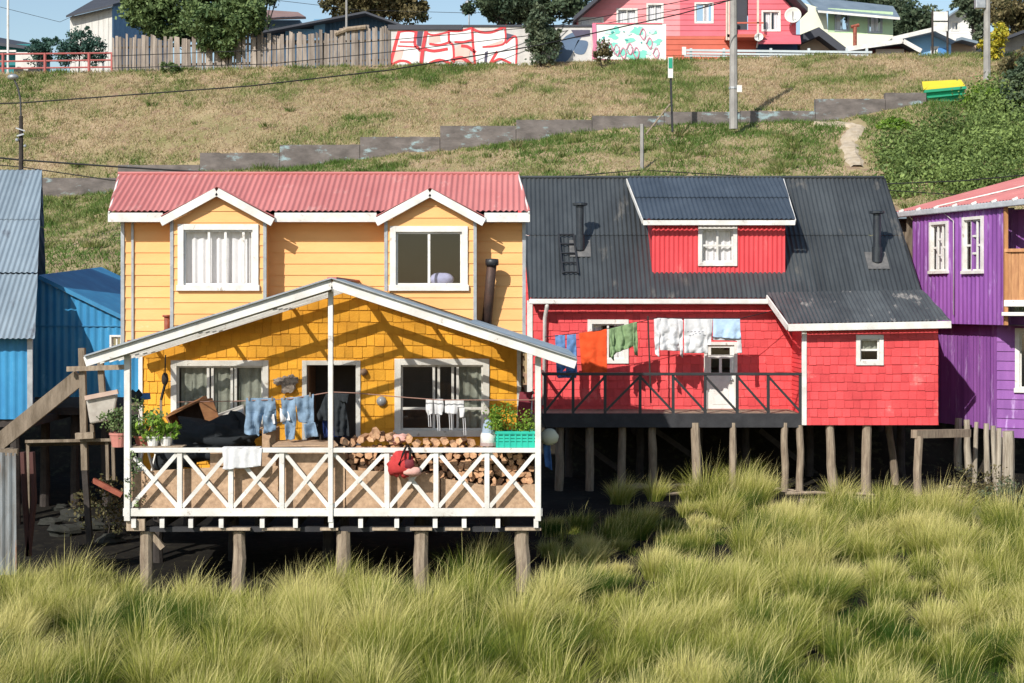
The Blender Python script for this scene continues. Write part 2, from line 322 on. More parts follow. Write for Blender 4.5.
# ================================================================ SETTING
rng = np.random.default_rng(11)
WX = lambda px: (px-512)*63/1500.0
wall_px = [(20, 197, 180), (100, 196, 178), (200, 172, 154), (280, 168, 145), (362, 158, 137), (440, 150, 127), (516, 141, 121), (592, 131, 117), (700, 124, 112), (815, 121, 103), (925, 104, 91)]
_bx = [WX(-400)]+[WX(p[0]) for p in wall_px]+[WX(1500)]
_bz = [3.4]+[(HY-p[1])*63/1500.0 for p in wall_px]+[8.9]
_cx = [-60, -26, -6, 0, 12, 20, 60]; _cz = [10.9, 11.3, 11.7, 11.75, 12.1, 12.25, 12.4]
def sm(t): t = min(max(t, 0), 1); return t*t*(3-2*t)
def lerp(a, b, t): return a+(b-a)*t
def zground(x, y):
    zb = float(np.interp(x, _bx, _bz)); zc = float(np.interp(x, _cx, _cz))
    end = x > WX(925)
    if y < 24: z = lerp(-4.85, -4.5, sm((y-16)/8))
    elif y < 34: z = lerp(-4.5, -4.0, (y-24)/10)
    elif y < 39: z = lerp(-4.0, -0.9, sm((y-34)/5))
    elif y < 62.8: z = lerp(-0.9, zb, (y-39)/23.8)
    elif y < 75:
        s = zb+(0 if end else 0.45); t = max(0, (y-62.95)/12.05)
        if end: t = max(0, (y-65.8)/9.2)
        z = lerp(s, zc, t**0.92)
        if not end and y < 62.95: z = lerp(zb, s, (y-62.8)/0.15)
    elif y < 130: z = zc+0.05
    else: z = zc+0.05
    a = 0.05 if y < 34 else (0.16 if y < 75 else 0.03)
    z += a*noise.noise(Vector((x*0.55, y*0.55, 3)))+a*0.5*noise.noise(Vector((x*1.7, y*1.7, 7)))
    if y < 24: z += 0.1*noise.noise(Vector((x*.3, y*.3, 1)))
    return z
def ground_mats():
    def g(name, cols, sc, bump, rough=0.95):
        m = mat(name, cols[0], cols[1], rough, sc, (1, 1, 1), bump, 9, spots=sc*5, spotcol=cols[2], spotamt=0.47, spec=0.1); return m
    return [g('shade_toned_mud', ((0.018, 0.016, 0.013, 1), (0.010, 0.009, 0.008, 1), (0.028, 0.025, 0.018, 1)), 0.8, 0.6),  # mud, its colour darkened to stand in for shade around the houses
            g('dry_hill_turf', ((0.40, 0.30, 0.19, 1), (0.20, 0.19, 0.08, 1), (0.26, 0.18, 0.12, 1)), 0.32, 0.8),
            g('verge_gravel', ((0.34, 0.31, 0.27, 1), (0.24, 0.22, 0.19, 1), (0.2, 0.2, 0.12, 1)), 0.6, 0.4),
            g('shade_toned_bank_soil', ((0.035, 0.03, 0.024, 1), (0.018, 0.016, 0.013, 1), (0.05, 0.05, 0.03, 1)), 0.9, 0.6)]  # bank behind the stilts, shade put into the soil colour
xs = np.concatenate([np.linspace(-900, -70, 16)[:-1], np.linspace(-70, 70, 300), np.linspace(70, 900, 16)[1:]])
ys = np.concatenate([np.array([-60, -30, 0, 6]), np.arange(10, 34, 0.35), np.arange(34, 62.8, 0.4), np.array([62.8, 62.95]), np.arange(63.3, 77, 0.4), np.array([78, 82, 90, 100, 120, 160, 300, 700, 1500])])
vs = []; fs = []; mi = []
nx, ny = len(xs), len(ys)
for y in ys:
    for x in xs: vs.append((x, y, zground(x, y)))
for j in range(ny-1):
    for i in range(nx-1):
        fs.append((j*nx+i, j*nx+i+1, (j+1)*nx+i+1, (j+1)*nx+i)); yy = ys[j]; xx = xs[i]
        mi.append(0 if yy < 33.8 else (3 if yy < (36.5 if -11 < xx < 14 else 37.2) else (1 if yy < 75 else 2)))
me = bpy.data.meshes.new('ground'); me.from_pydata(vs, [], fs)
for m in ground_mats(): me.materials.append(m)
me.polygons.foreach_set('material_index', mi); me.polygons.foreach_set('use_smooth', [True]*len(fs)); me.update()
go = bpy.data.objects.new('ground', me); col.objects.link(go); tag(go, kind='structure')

# road along the crest
mb = MB()
for i in range(60):
    x0 = -60+i*2; mb.quad(*[Vector((x, y, float(np.interp(x, _cx, _cz))+0.14)) for x, y in ((x0, 78.2), (x0+2, 78.2), (x0+2, 81.5), (x0, 81.5))])
tag(mb.build('road', M['asphalt']), kind='structure')
# footpath worn down the lower bank
def drape(pts, wd, lift, name, m):
    mb = MB(); P = []
    for k in range(len(pts)-1):
        for t in np.linspace(0, 1, 12, endpoint=False):
            P.append((lerp(pts[k][0], pts[k+1][0], t), lerp(pts[k][1], pts[k+1][1], t)))
    prev = None
    for i, (x, y) in enumerate(P[:-1]):
        x2, y2 = P[i+1]; d = Vector((x2-x, y2-y, 0)).normalized(); s = Vector((-d.y, d.x, 0)); ww = wd*(1+0.5*noise.noise(Vector((x*1.3, y*1.3, 0))))
        row = []
        for k in range(5):
            q = Vector((x, y, 0))+s*ww*(k/4-0.5); row.append(Vector((q.x, q.y, zground(q.x, q.y)+(lift if 0 < k < 4 else -0.03))))
        if prev:
            for k in range(4): mb.quad(prev[k], prev[k+1], row[k+1], row[k])
        prev = row
    tag(mb.build(name, m, smooth=True), kind='structure')
M['path'] = mat('bare_path_soil', (0.50, 0.42, 0.32, 1), (0.36, 0.29, 0.2, 1), 0.95, 4, bump=0.4, bscale=12)
drape([(12.6, 62.2), (13.6, 61.6), (14.0, 60.8), (13.2, 59.0), (12.9, 57.0), (12.7, 55.0)], 0.75, 0.09, 'footpath', M['path'])
M['mudpale'] = mat('dry_mud', (0.30, 0.25, 0.19, 1), (0.18, 0.15, 0.11, 1), 0.95, 3, bump=0.5, bscale=10)
drape([(7.0, 31.0), (8.6, 30.5), (9.8, 28.9), (12.5, 27.5)], 1.3, 0.05, 'mud_path', M['mudpale'])
# distant ridge seen at top right
mb = MB(); pv = None
for i in range(41):
    x = 60+i*8; h = 66+8*math.sin(i*0.35)+4*noise.noise(Vector((i*.4, 0, 0))); r = [Vector((x, 400, 5)), Vector((x, 420, h*0.75)), Vector((x, 450, h*(1.0 if i > 3 else .6)))]
    if pv:
        for k in range(2): mb.quad(pv[k], r[k], r[k+1], pv[k+1])
    pv = r
tag(mb.build('hills', mat('far_wooded_hill', (0.06, 0.10, 0.13, 1), (0.04, 0.07, 0.09, 1), 1, 0.05), smooth=True), kind='structure')

# --- grasses -------------------------------------------------
def blades(name, mat_, base, dirs, length, width, bend, tone0, tone1, segs, label=None, cat='grass'):
    n = len(base); k = 2*segs+1
    ang = rng.uniform(0, 2*math.pi, n); side = np.stack([np.cos(ang), np.sin(ang), np.zeros(n)], 1)
    V = np.zeros((n, k, 3), np.float32); T = np.zeros((n, k), np.float32)
    up = np.array([0, 0, 1.0])
    for sgi in range(segs+1):
        t = sgi/segs
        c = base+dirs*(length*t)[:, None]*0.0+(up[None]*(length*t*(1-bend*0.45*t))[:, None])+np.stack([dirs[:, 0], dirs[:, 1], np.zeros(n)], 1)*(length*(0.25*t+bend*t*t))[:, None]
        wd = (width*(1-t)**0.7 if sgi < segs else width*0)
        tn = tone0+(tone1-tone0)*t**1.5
        if sgi < segs:
            V[:, 2*sgi] = c-side*wd[:, None]/2; V[:, 2*sgi+1] = c+side*wd[:, None]/2; T[:, 2*sgi] = tn; T[:, 2*sgi+1] = tn
        else: V[:, k-1] = c; T[:, k-1] = tn
    b = (np.arange(n)*k)[:, None]; quads = []
    for s_ in range(segs-1): quads.append(b+np.array([[2*s_, 2*s_+1, 2*s_+3, 2*s_+2]]))
    tri = b+np.array([[2*segs-2, 2*segs-1, 2*segs]])
    me = bpy.data.meshes.new(name); me.vertices.add(n*k); me.vertices.foreach_set('co', V.reshape(-1))
    nq = n*(segs-1); loops = np.concatenate([q.reshape(-1) for q in quads]+[tri.reshape(-1)]) if quads else tri.reshape(-1)
    me.loops.add(len(loops)); me.loops.foreach_set('vertex_index', loops.astype(np.int32))
    me.polygons.add(nq+n); st = np.concatenate([np.arange(nq)*4, nq*4+np.arange(n)*3]).astype(np.int32); me.polygons.foreach_set('loop_start', st)
    at = me.attributes.new('tone', 'FLOAT', 'POINT'); at.data.foreach_set('value', np.clip(T, 0, 1).reshape(-1).astype(np.float32))
    me.materials.append(mat_); me.update(calc_edges=True); me.validate()
    o = bpy.data.objects.new(name, me); col.objects.link(o); return tag(o, label, cat, kind='stuff')
# marsh tussocks
tus = []; fill = []
def marsh_limit(tx, nz):
    if tx < -5.4: return 23.6+0.6*nz+(0.8 if tx < -7.4 else 0)
    if tx < 0.6: return 22.95+0.7*nz
    if tx < 4.3: return 28.3+1.2*nz+max(0, tx-3.0)*2.6
    if tx < 5.2: return 31.2
    if tx < 8.3: return 30.6+nz
    return 30.0-(tx-8.3)*1.5
yy = 13.4
while yy < 31.5:
    xw = yy*0.39+2.6; x = -xw
    while x < xw:
        tx = x+random.uniform(-.30, .30); ty = yy+random.uniform(-.26, .26); x += 0.78
        nz = noise.noise(Vector((tx*0.28, ty*0.28, 5)))
        if ty > marsh_limit(tx, nz): continue
        tus.append((tx, ty, random.uniform(0.62, 1.34)*(1+0.45*nz)*(.62 if .6 < tx < 3.9 and ty > 24.3 else 1)))
        for _ in range(2):
            fx, fy = tx+random.uniform(-.4, .4), ty+random.uniform(-.4, .4)
            if fy < marsh_limit(fx, nz): fill.append((fx, fy, random.uniform(.5, .8)))
    yy += 0.58
for px, py, s_ in ((470, 560, 1.35), (395, 585, 1.25), (490, 540, 1.2), (620, 490, 1.0), (745, 480, 1.25), (760, 486, 1.1), (840, 492, 1.15), (855, 500, .9), (690, 490, .9), (300, 588, 1.2), (60, 585, 1.3), (20, 575, 1.35), (905, 520, 1.2), (820, 575, 1.3), (640, 600, 1.3), (560, 640, 1.3), (655, 488, .9)):
    z = -4.25; Y = z*1500/(HY-py-18); tus.append(((px-512)*Y/1500, Y, s_))
B = []; D = []; LN = []; WD = []; BN = []; T0 = []; T1 = []
for dome, group in ((True, tus), (False, fill)):
  for tx, ty, s_ in group:
    n = int((760 if dome else 110)*(1.0 if ty < 22 else 0.72)); r = np.sqrt(rng.uniform(0, 1, n))*(0.17 if dome else .3)*s_; a = rng.uniform(0, 2*math.pi, n)
    z = zground(tx, ty); B.append(np.stack([tx+r*np.cos(a), ty+r*np.sin(a), np.full(n, z-0.05)], 1))
    out = rng.uniform(0, 1, n)**0.7*(1.0 if dome else .6); wx = 0.13+0.25*noise.noise(Vector((tx*.2, ty*.2, 20)))
    dx = np.cos(a)*out+rng.normal(0, .10, n)+wx; dy = np.sin(a)*out+rng.normal(0, .10, n)
    D.append(np.stack([dx, dy, np.ones(n)], 1)); LN.append(rng.uniform(0.62, 1.0, n)*(0.86 if dome else .52)*s_*(1-.22*out)); WD.append(rng.uniform(0.0035, 0.0075, n)*(0.8+ty/50))
    BN.append(rng.uniform(0.25, 0.75, n)); tt = 0.8*noise.noise(Vector((tx*0.35, ty*0.35, 9)))+random.gauss(0, .42)
    if not dome: tt -= .25
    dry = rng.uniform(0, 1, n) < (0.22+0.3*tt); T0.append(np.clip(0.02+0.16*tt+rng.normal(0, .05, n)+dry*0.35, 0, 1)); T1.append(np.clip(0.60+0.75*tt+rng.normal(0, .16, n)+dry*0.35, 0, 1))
cat_ = lambda l: np.concatenate(l)
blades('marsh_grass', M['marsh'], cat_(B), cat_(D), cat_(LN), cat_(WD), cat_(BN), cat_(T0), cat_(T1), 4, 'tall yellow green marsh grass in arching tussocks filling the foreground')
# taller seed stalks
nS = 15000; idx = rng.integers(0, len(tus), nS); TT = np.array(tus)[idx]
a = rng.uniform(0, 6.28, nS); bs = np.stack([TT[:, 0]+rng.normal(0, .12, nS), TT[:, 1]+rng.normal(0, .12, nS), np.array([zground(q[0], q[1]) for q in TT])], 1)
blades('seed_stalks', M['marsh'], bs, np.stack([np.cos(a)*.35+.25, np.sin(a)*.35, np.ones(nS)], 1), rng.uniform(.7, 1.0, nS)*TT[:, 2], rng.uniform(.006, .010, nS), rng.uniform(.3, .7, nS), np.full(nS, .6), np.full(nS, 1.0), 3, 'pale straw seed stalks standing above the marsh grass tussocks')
# hill turf blades
nH = 390000; hx = rng.uniform(-1, 1, nH); hy = 36.8+(75.2-36.8)*np.sqrt(rng.uniform(0, 1, nH)); hx = hx*(hy*0.36+6)
pn = [1.25*noise.noise(Vector((x*0.2, y*0.2, 4)))+0.8*noise.noise(Vector((x*0.9, y*0.9, 6)))+0.35*noise.noise(Vector((x*2.8, y*2.8, 8))) for x, y in zip(hx, hy)]; pn = np.array(pn)
hz = np.array([zground(x, y) for x, y in zip(hx, hy)])
green = np.where(hy > 63.1, 0.16+np.clip((hy-70)/5, 0, 1)*0.36, 0.85); green = np.where((hy < 60) & (hx < -9), 0.98, green)
keep = ~((np.abs(hx-np.interp(hy, [55, 57, 59, 60.8], [12.7, 12.9, 13.2, 14.0])) < 0.42) & (hy < 62) & (hy > 54.8))
pn += 0.35*rng.normal(0, 1, nH)*(rng.uniform(0, 1, nH) < .3); tn = np.clip(1.08-green*1.0-pn*0.95+rng.normal(0, .16, nH), 0, 1)
a = rng.uniform(0, 6.28, nH); k = keep
ln = rng.uniform(.10, .24, nH)*(1+0.5*np.clip(pn, -1, 1))
blades('hill_grass', M['hillgrass'], np.stack([hx, hy, hz-0.02], 1)[k], np.stack([np.cos(a)*.8, np.sin(a)*.8, np.ones(nH)], 1)[k], ln[k], rng.uniform(.03, .06, nH)[k], rng.uniform(.2, .8, nH)[k], tn[k]*0.85, tn[k], 1, 'short sunburnt turf covering the bank behind the houses')

# coarser weed tufts scattered over the bank
wb = []; wd_ = []; wl = []; wt = []
for _ in range(300):
    y = 38+(24 if random.random() < .8 else 37)*math.sqrt(random.random()); x = random.uniform(-1, 1)*y*.37; n = random.randint(30, 80); s_ = random.uniform(.15, .5); dryw = random.random()
    if 12 < x < 15 and 54 < y < 63: continue
    a = rng.uniform(0, 6.28, n); r = np.sqrt(rng.uniform(0, 1, n))*s_; z = zground(x, y); wb.append(np.stack([x+r*np.cos(a), y+r*np.sin(a), np.full(n, z-.02)], 1)); wd_.append(np.stack([np.cos(a), np.sin(a), np.ones(n)], 1)); wl.append(rng.uniform(.18, .42, n)); wt.append(np.clip(dryw*.8+rng.normal(0, .12, n), 0, 1))
WB = cat_(wb); blades('hill_weeds', M['hillgrass'], WB, cat_(wd_), cat_(wl), np.full(len(WB), .045), rng.uniform(.2, .8, len(WB)), cat_(wt)*.7, cat_(wt), 2, 'coarser weed tufts dotted over the bank behind the houses')
# --- leaves, trees, shrubs ---------------------------------------
def leaves(name, mat_, clumps, n, size, parent=None, kind=None, flat=0.0):
    cl = np.array([c[:3] for c in clumps]); rr = np.array([c[3] for c in clumps]); ct = np.array([c[4] for c in clumps])
    idx = rng.integers(0, len(cl), n); d = rng.normal(0, 1, (n, 3)); d /= np.linalg.norm(d, axis=1)[:, None]
    pos = cl[idx]+d*(rr[idx]*rng.uniform(0.15, 1.0, n)**0.5*(1+0.45*(rng.uniform(0, 1, n) < .14)))[:, None]*np.array([1, 1, 0.8])
    u = rng.normal(0, 1, (n, 3)); u[:, 2] *= (1-flat); u /= np.linalg.norm(u, axis=1)[:, None]; v = np.cross(u, rng.normal(0, 1, (n, 3))); v /= np.linalg.norm(v, axis=1)[:, None]
    sz = size*rng.uniform(0.6, 1.3, n)[:, None]
    V = np.stack([pos-u*sz*0.5, pos+v*sz*0.28, pos+u*sz*0.5, pos-v*sz*0.28], 1).astype(np.float32)
    V -= np.array(origin(parent), dtype=np.float32)
    me = bpy.data.meshes.new(name); me.vertices.add(4*n); me.vertices.foreach_set('co', V.reshape(-1)); me.loops.add(4*n); me.loops.foreach_set('vertex_index', np.arange(4*n, dtype=np.int32))
    me.polygons.add(n); me.polygons.foreach_set('loop_start', (np.arange(n)*4).astype(np.int32))
    at = me.attributes.new('tone', 'FLOAT', 'FACE'); at.data.foreach_set('value', np.clip(ct[idx]+rng.normal(0, .16, n), 0, 1).astype(np.float32))
    me.materials.append(mat_); me.update(calc_edges=True)
    o = bpy.data.objects.new(name, me); col.objects.link(o); o.parent = parent; return o
def tree(name, label, cat, base, lobes, n, size, lm, group=None, tr=0.15, clump=0.55, stems=1, wm='wooddark'):
    base = Vector(base); root = thing(name, label, cat, base, group); clumps = []
    vol = sum(l[3]*l[5] for l in lobes)
    for lx, ly, lz, rx, ry, rz in lobes:
        k = max(5, int(16*(rx*rz/vol)*len(lobes)*1.6))
        for _ in range(k):
            d = Vector((random.gauss(0, 1), random.gauss(0, 1), random.gauss(0, 1))).normalized()*random.uniform(.35, 1.0)
            clumps.append((lx+d.x*rx, ly+d.y*ry, lz+d.z*rz, clump*min(rx, rz)*random.uniform(.45, 1.0), random.uniform(0.15, 0.75)))
    leaves('crown', M[lm], clumps, n, size, root)
    mb = MB(); top = Vector(lobes[0][:3])
    for s_ in range(stems):
        b0 = base+Vector((random.uniform(-.2, .2)*(stems > 1), 0, -0.15)); mid = b0.lerp(top, 0.5)+Vector((random.uniform(-.15, .15), 0, 0))
        mb.tube([b0, mid, top], [tr, tr*.7, tr*.35], 7)
    for c in random.sample(clumps, min(9, len(clumps))):
        st = base.lerp(top, random.uniform(.4, .9)); mb.tube([st, st.lerp(Vector(c[:3]), .5)+Vector((0, 0, .1)), Vector(c[:3])], [tr*.4, tr*.25, tr*.1], 5)
    mb.build('trunk', M[wm], root, True); return root
def lobes_px(L, Y, dep=0.8):     # lobes read off the photograph at their own distance: (px, py, radius x, radius y)
    o = []
    for px, py, rx, ry in L:
        c = W(px, py, Y); rx = rx*Y/F; ry = ry*Y/F; o.append((c.x, Y+random.uniform(-.3, .3), c.z, rx, max(rx, ry)*dep, ry))
    return o
def gz(px, Y): x = (px-512)*Y/F; return (x, Y, zground(x, Y))

tree('broadleaf_tree', 'big dark green tree leaning over the plank fence beside the white shed', 'tree', gz(188, 78), lobes_px([(190, -8, 40, 30), (158, -2, 38, 32), (185, 26, 30, 18), (140, 12, 20, 22), (225, -10, 34, 26), (168, 28, 26, 18)], 78), 19000, .26, 'leaf', tr=.25)
tree('broadleaf_tree', 'bright green rounded tree hanging over the plank fence right of the darker one', 'tree', gz(228, 76), lobes_px([(222, 20, 32, 26), (238, 14, 26, 26), (206, 24, 26, 20), (226, 44, 28, 16), (247, 10, 20, 20)], 74.9), 15000, .24, 'leaf', tr=.22)
tree('conifer', 'dark conifer top showing above the brown roof at top left', 'tree', gz(262, 92), lobes_px([(262, -8, 22, 16), (275, -12, 18, 12)], 92), 4000, .3, 'leafdark')
tree('broadleaf_tree', 'brownish green tree behind the dark blue gabled shed', 'tree', gz(370, 100), lobes_px([(385, -6, 42, 28), (350, -4, 28, 20), (335, 4, 18, 14), (408, 8, 22, 18), (375, 4, 28, 16)], 100), 12000, .3, 'leafbrown', tr=.25)
tree('broadleaf_tree', 'dark leafy tree behind the pink graffiti wall at top centre', 'tree', gz(515, 86), lobes_px([(510, -4, 42, 28), (488, 6, 22, 18), (560, -4, 34, 30), (535, 10, 32, 18), (576, 10, 16, 18)], 86), 14000, .27, 'leafdark', tr=.25)
tree('columnar_shrub', 'tall dark shrub growing in front of the graffiti wall', 'shrub', gz(541, 74.3), lobes_px([(541, 32, 15, 20), (536, 20, 12, 10), (545, 50, 16, 13), (538, 12, 9, 8), (553, 38, 8, 10)], 74.3), 6500, .17, 'leafgrey', tr=.08)
tree('small_shrub', 'small thin shrub on the bank before the mint graffiti wall', 'shrub', gz(603, 73.6), lobes_px([(603, 48, 8, 9), (608, 54, 6, 7), (598, 55, 6, 8)], 73.6), 900, .14, 'leafbrown', tr=.04)
tree('garden_bush', 'round blue green bush behind the red railing', 'bush', gz(42, 78.5), lobes_px([(42, 46, 12, 9), (38, 52, 12, 12), (50, 40, 7, 6)], 78.5), 2800, .15, 'leafblue', tr=.05)
tree('garden_bush', 'wider blue green bush against the white shed behind the red railing', 'bush', gz(78, 78.5), lobes_px([(80, 42, 18, 14), (66, 52, 14, 14), (92, 50, 12, 16), (84, 30, 9, 6)], 78.5), 4500, .15, 'leafblue', tr=.05)
ft = [(850, -2, 22, 16, 'leafdark', 'dark green tree rising behind the pale green house, leftmost of the wood'), (882, 2, 20, 18, 'leafgrey', 'grey green tree rising just right of the pale green house roof'), (905, 16, 18, 22, 'leafdark', 'dark tree behind the light blue house gable'), (925, 22, 14, 16, 'leafgrey', 'small grey green tree left of the white signboard')]
for px, py, rx, ry, lm, lb in ft:
    tree('woodland_tree', lb, 'tree', gz(px, 104), lobes_px([(px, py, rx, ry), (px-rx*.5, py+ry*.5, rx*.7, ry*.6), (px+rx*.5, py+ry*.4, rx*.6, ry*.6), (px, py+ry*.9, rx*.9, ry*.5)], 104), 4200, .3, lm, 'trees behind the hilltop houses')
tree('woodland_tree', 'grey green tree behind the concrete pole at top right', 'tree', gz(972, 92), lobes_px([(975, 14, 12, 22), (965, 5, 12, 14), (980, 40, 9, 16)], 92), 4200, .26, 'leafgrey', 'trees behind the hilltop houses')
tree('woodland_tree', 'pale brownish tree at the top right corner', 'tree', gz(1012, 90), lobes_px([(1012, 8, 22, 22), (1030, 20, 16, 20), (1002, 18, 12, 16)], 90), 5200, .26, 'leafbrown', 'trees behind the hilltop houses')
tree('blossom_shrub', 'yellow flowering shrub beside the concrete pole', 'shrub', gz(996, 73.5), lobes_px([(996, 42, 9, 14), (1000, 30, 8, 9), (990, 55, 8, 8), (984, 44, 6, 6)], 73.5), 2200, .17, 'leafyellow', tr=.05)
tree('hedge_bush', 'dark bush on the bank at the right edge', 'bush', gz(1018, 60), lobes_px([(1018, 105, 16, 34), (1028, 80, 18, 26), (1012, 140, 16, 26), (1024, 165, 18, 18)], 60), 9000, .18, 'leafdark', tr=.08)
tree('hedge_bush', 'olive bush behind the concrete pole on the bank top', 'bush', gz(1012, 71), lobes_px([(1010, 72, 18, 14), (1026, 60, 14, 14), (998, 80, 12, 9)], 71), 4200, .18, 'leafbrown', tr=.06)
for px, Y, rx, ry, lm, lb in ((897, 60, 18, 8, 'leafbright', 'bright green bramble mound below the dumpster'), (985, 62, 24, 16, 'leafbright', 'light green bramble mound right of the dumpster')):
    x, y, z = gz(px, Y); r = rx*Y/F; h = ry*Y/F
    tree('bramble', lb, 'bush', (x, y, z), [(x, y, z+h*.4, r, r*.7, h), (x-r*.5, y, z+h*.2, r*.6, r*.5, h*.7), (x+r*.5, y+.2, z+h*.3, r*.6, r*.5, h*.8)], 5000, .13, lm, 'brambles on the bank below the dumpster', tr=.03)
M['leafbramble'] = leafmat('bramble_leaves', (.07, .115, .03, 1), (.30, .40, .12, 1))
cl = []
for _ in range(480):
    px = random.uniform(865, 1070); Y = random.uniform(51, 64.5); x, y, z = gz(px, Y)
    if noise.noise(Vector((x*.35, y*.35, 30))) < -.16-(px-865)/500: continue
    if (px < 885 and Y < 58) or (px < 978 and Y > 58.8) or (px < 900 and Y > 61.5): continue
    r = random.uniform(.35, .85)*(1+max(0, (px-930)/140)); cl.append((x, y, z+r*.45, r, min(1, max(0, .45+.8*noise.noise(Vector((x*.5, y*.5, 33)))+random.uniform(-.2, .2)))))
tag(leaves('bramble_thicket', M['leafbramble'], cl, 38000, .14), 'tangled green bramble thicket covering the bank right of the dirt footpath', 'thicket', kind='stuff')
for px, py, lb in ((170, 72, 'low leafy weed at the foot of the plank fence'), ):
    x, y, z = gz(px, 74.6); tree('fence_weed', lb, 'plant', (x, y, z), [(x, y, z+.25, .75, .3, .3)], 900, .13, 'leaf', tr=.02)

# ================================================================ BUILDINGS
def wavy(mb, fr, a0, a1, b0, b1, o, amp=0.03, per=0.16, ph=0.0, gather=0.0):
    n = max(6, int((a1-a0)/0.02)); m = 5; vs = []; fs = []
    for j in range(m+1):
        b = lerp(b0, b1, j/m)
        for i in range(n+1):
            a = lerp(a0, a1, i/n); t = a/per*2*math.pi+ph
            vs.append(fr.p(a, b, o+amp*(math.sin(t)+0.4*math.sin(t*1.7+1))*(1-0.3*j/m)))
    for j in range(m):
        for i in range(n): fs.append((j*(n+1)+i, j*(n+1)+i+1, (j+1)*(n+1)+i+1, (j+1)*(n+1)+i))
    mb.add(vs, fs)
def window(parent, fr, r, mull=(0.5,), rails=(), curtains=None, cm='curtain', trim=0.09, bar=0.045, sill=True, label=None, frame='white', depth=0.035, glassm='glass', name='window'):
    a0, b0, a1, b1 = r; mb = MB(); t = trim
    mb.fbox(fr, a0-t, a0, b0-t*(0.4 if sill else 1), b1+t, -0.05, depth+0.01); mb.fbox(fr, a1, a1+t, b0-t*(0.4 if sill else 1), b1+t, -0.05, depth+0.012)
    mb.fbox(fr, a0, a1, b1, b1+t, -0.05, depth+0.008); mb.fbox(fr, a0-t*(1.2 if sill else 0), a1+t*(1.2 if sill else 0), b0-t, b0, -0.05, depth+(0.035 if sill else 0.006))
    e = bar*0.7
    mb.fbox(fr, a0, a0+e, b0, b1, -0.045, -0.012); mb.fbox(fr, a1-e, a1, b0, b1, -0.045, -0.012)
    mb.fbox(fr, a0+e, a1-e, b0, b0+e, -0.045, -0.014); mb.fbox(fr, a0+e, a1-e, b1-e, b1, -0.045, -0.014)
    for m in mull:
        a = lerp(a0, a1, m); mb.fbox(fr, a-bar/2, a+bar/2, b0+e, b1-e, -0.043, -0.008)
    for q in rails:
        if isinstance(q, tuple): fa, fb, fz = q
        else: fa, fb, fz = 0, 1, q
        b = lerp(b0, b1, fz); mb.fbox(fr, lerp(a0, a1, fa)+.002, lerp(a0, a1, fb)-.002, b-bar/2, b+bar/2, -0.042, -0.010)
    win = mb.build(name, M[frame], parent, bevel=0.004)
    if label: win['label'] = label
    g = MB(); g.quad(fr.p(a0, b0, -0.03), fr.p(a1, b0, -0.03), fr.p(a1, b1, -0.03), fr.p(a0, b1, -0.03)); g.build('pane', M[glassm], win)
    if curtains:
        for (f0, f1, g0) in curtains:
            c = MB(); wavy(c, fr, lerp(a0, a1, f0), lerp(a0, a1, f1), b0+g0*(b1-b0), b1, -0.14, 0.022, 0.13, random.random()*6); c.build('curtain', M[cm], win, True)
    return win
def cordon(mb, fr, pts, w, h, o=0):     # trim board following points (a, b)
    for (a, b), (c, d) in zip(pts, pts[1:]): mb.bar(fr.p(a, b, o), fr.p(c, d, o), w, h, up=fr.n)
def pile(parent, x, y, zt, r=0.09, lean=None, mt='woodlight', name='pile', zb=None):
    z0 = zground(x, y)-0.3 if zb is None else zb; mb = MB(); lx, ly = lean if lean else (random.uniform(-.05, .05), random.uniform(-.05, .05))
    P = []; Rr = []
    for i in range(7):
        t = i/6; P.append((x+lx*(1-t)+0.025*noise.noise(Vector((x*3, t*3, y))), y+ly*(1-t), lerp(z0, zt, t))); Rr.append(r*(1.08-0.12*t)*(1+0.12*noise.noise(Vector((x, y, t*4)))))
    mb.tube(P, Rr, 9, wob=0.05); return mb.build(name, M[mt], parent, False)

# ---------------- yellow house with porch --------------------------------
YF, YU = 23.0, 26.1
yh = thing('yellow_house', 'yellow two storey stilt house with faded red roof and a white railed porch', 'house', (-3.0, 26, -4.4))
fu = front(YU)
x0u, x1u = fp(123, 0, YU)[0], fp(524, 0, YU)[0]
EAVE = 1.395
bays = []; YG0 = 25.52
YB = 25.68
for (l, r, apx, apy, wl, wt, wr, wb) in ((172, 265, 216, 192, 184, 230, 253, 285), (386, 475, 428, 193, 396, 232, 462, 285)):
    bays.append((fp(l, 0, YB)[0], fp(r, 0, YB)[0], fp(apx, apy-3.5, YG0), fr_rect(wl, wt, wr, wb, YB)))
mb = MB(); zb0 = -0.93
segs = [(x0u, bays[0][0]), (bays[0][1], bays[1][0]), (bays[1][1], x1u)]
for a, b in [(x0u, x1u)]: mb.skin(fu, [(a, zb0), (b, zb0), (b, EAVE+0.1), (a, EAVE+0.1)], [(q[3][0]-.1, q[3][1]-.3, q[3][2]+.1, q[3][3]+.1) for q in bays], kind='siding', size=0.195, lip=0.016, colvar=0.3)
mb.build('wall', M['yellow'], yh)
YBACK = 28.4
mb = MB()            # plain side and back walls of the upper storey
for x, s in ((x0u, -1), (x1u, 1)):
    f = Fr((x, YU if s > 0 else YBACK, 0), (0, 1 if s > 0 else -1, 0), (0, 0, 1)); L_ = YBACK-YU
    pk = lambda t: EAVE+0.05+0.40*min(t, L_-t)
    zlo = zb0 if s < 0 else -3.2
    mb.skin(f, [(0, zlo), (L_, zlo), (L_, EAVE), (L_/2, pk(L_/2)), (0, EAVE)], kind='siding', size=0.195, lip=0.016, colvar=0.3)
mb.skin(Fr((x1u, YBACK, 0), (-1, 0, 0)), [(0, -3.2), (x1u-x0u, -3.2), (x1u-x0u, EAVE+.1), (0, EAVE+.1)], kind='siding', size=0.195, lip=0.016)
mb.build('side_wall', M['yellow'], yh)
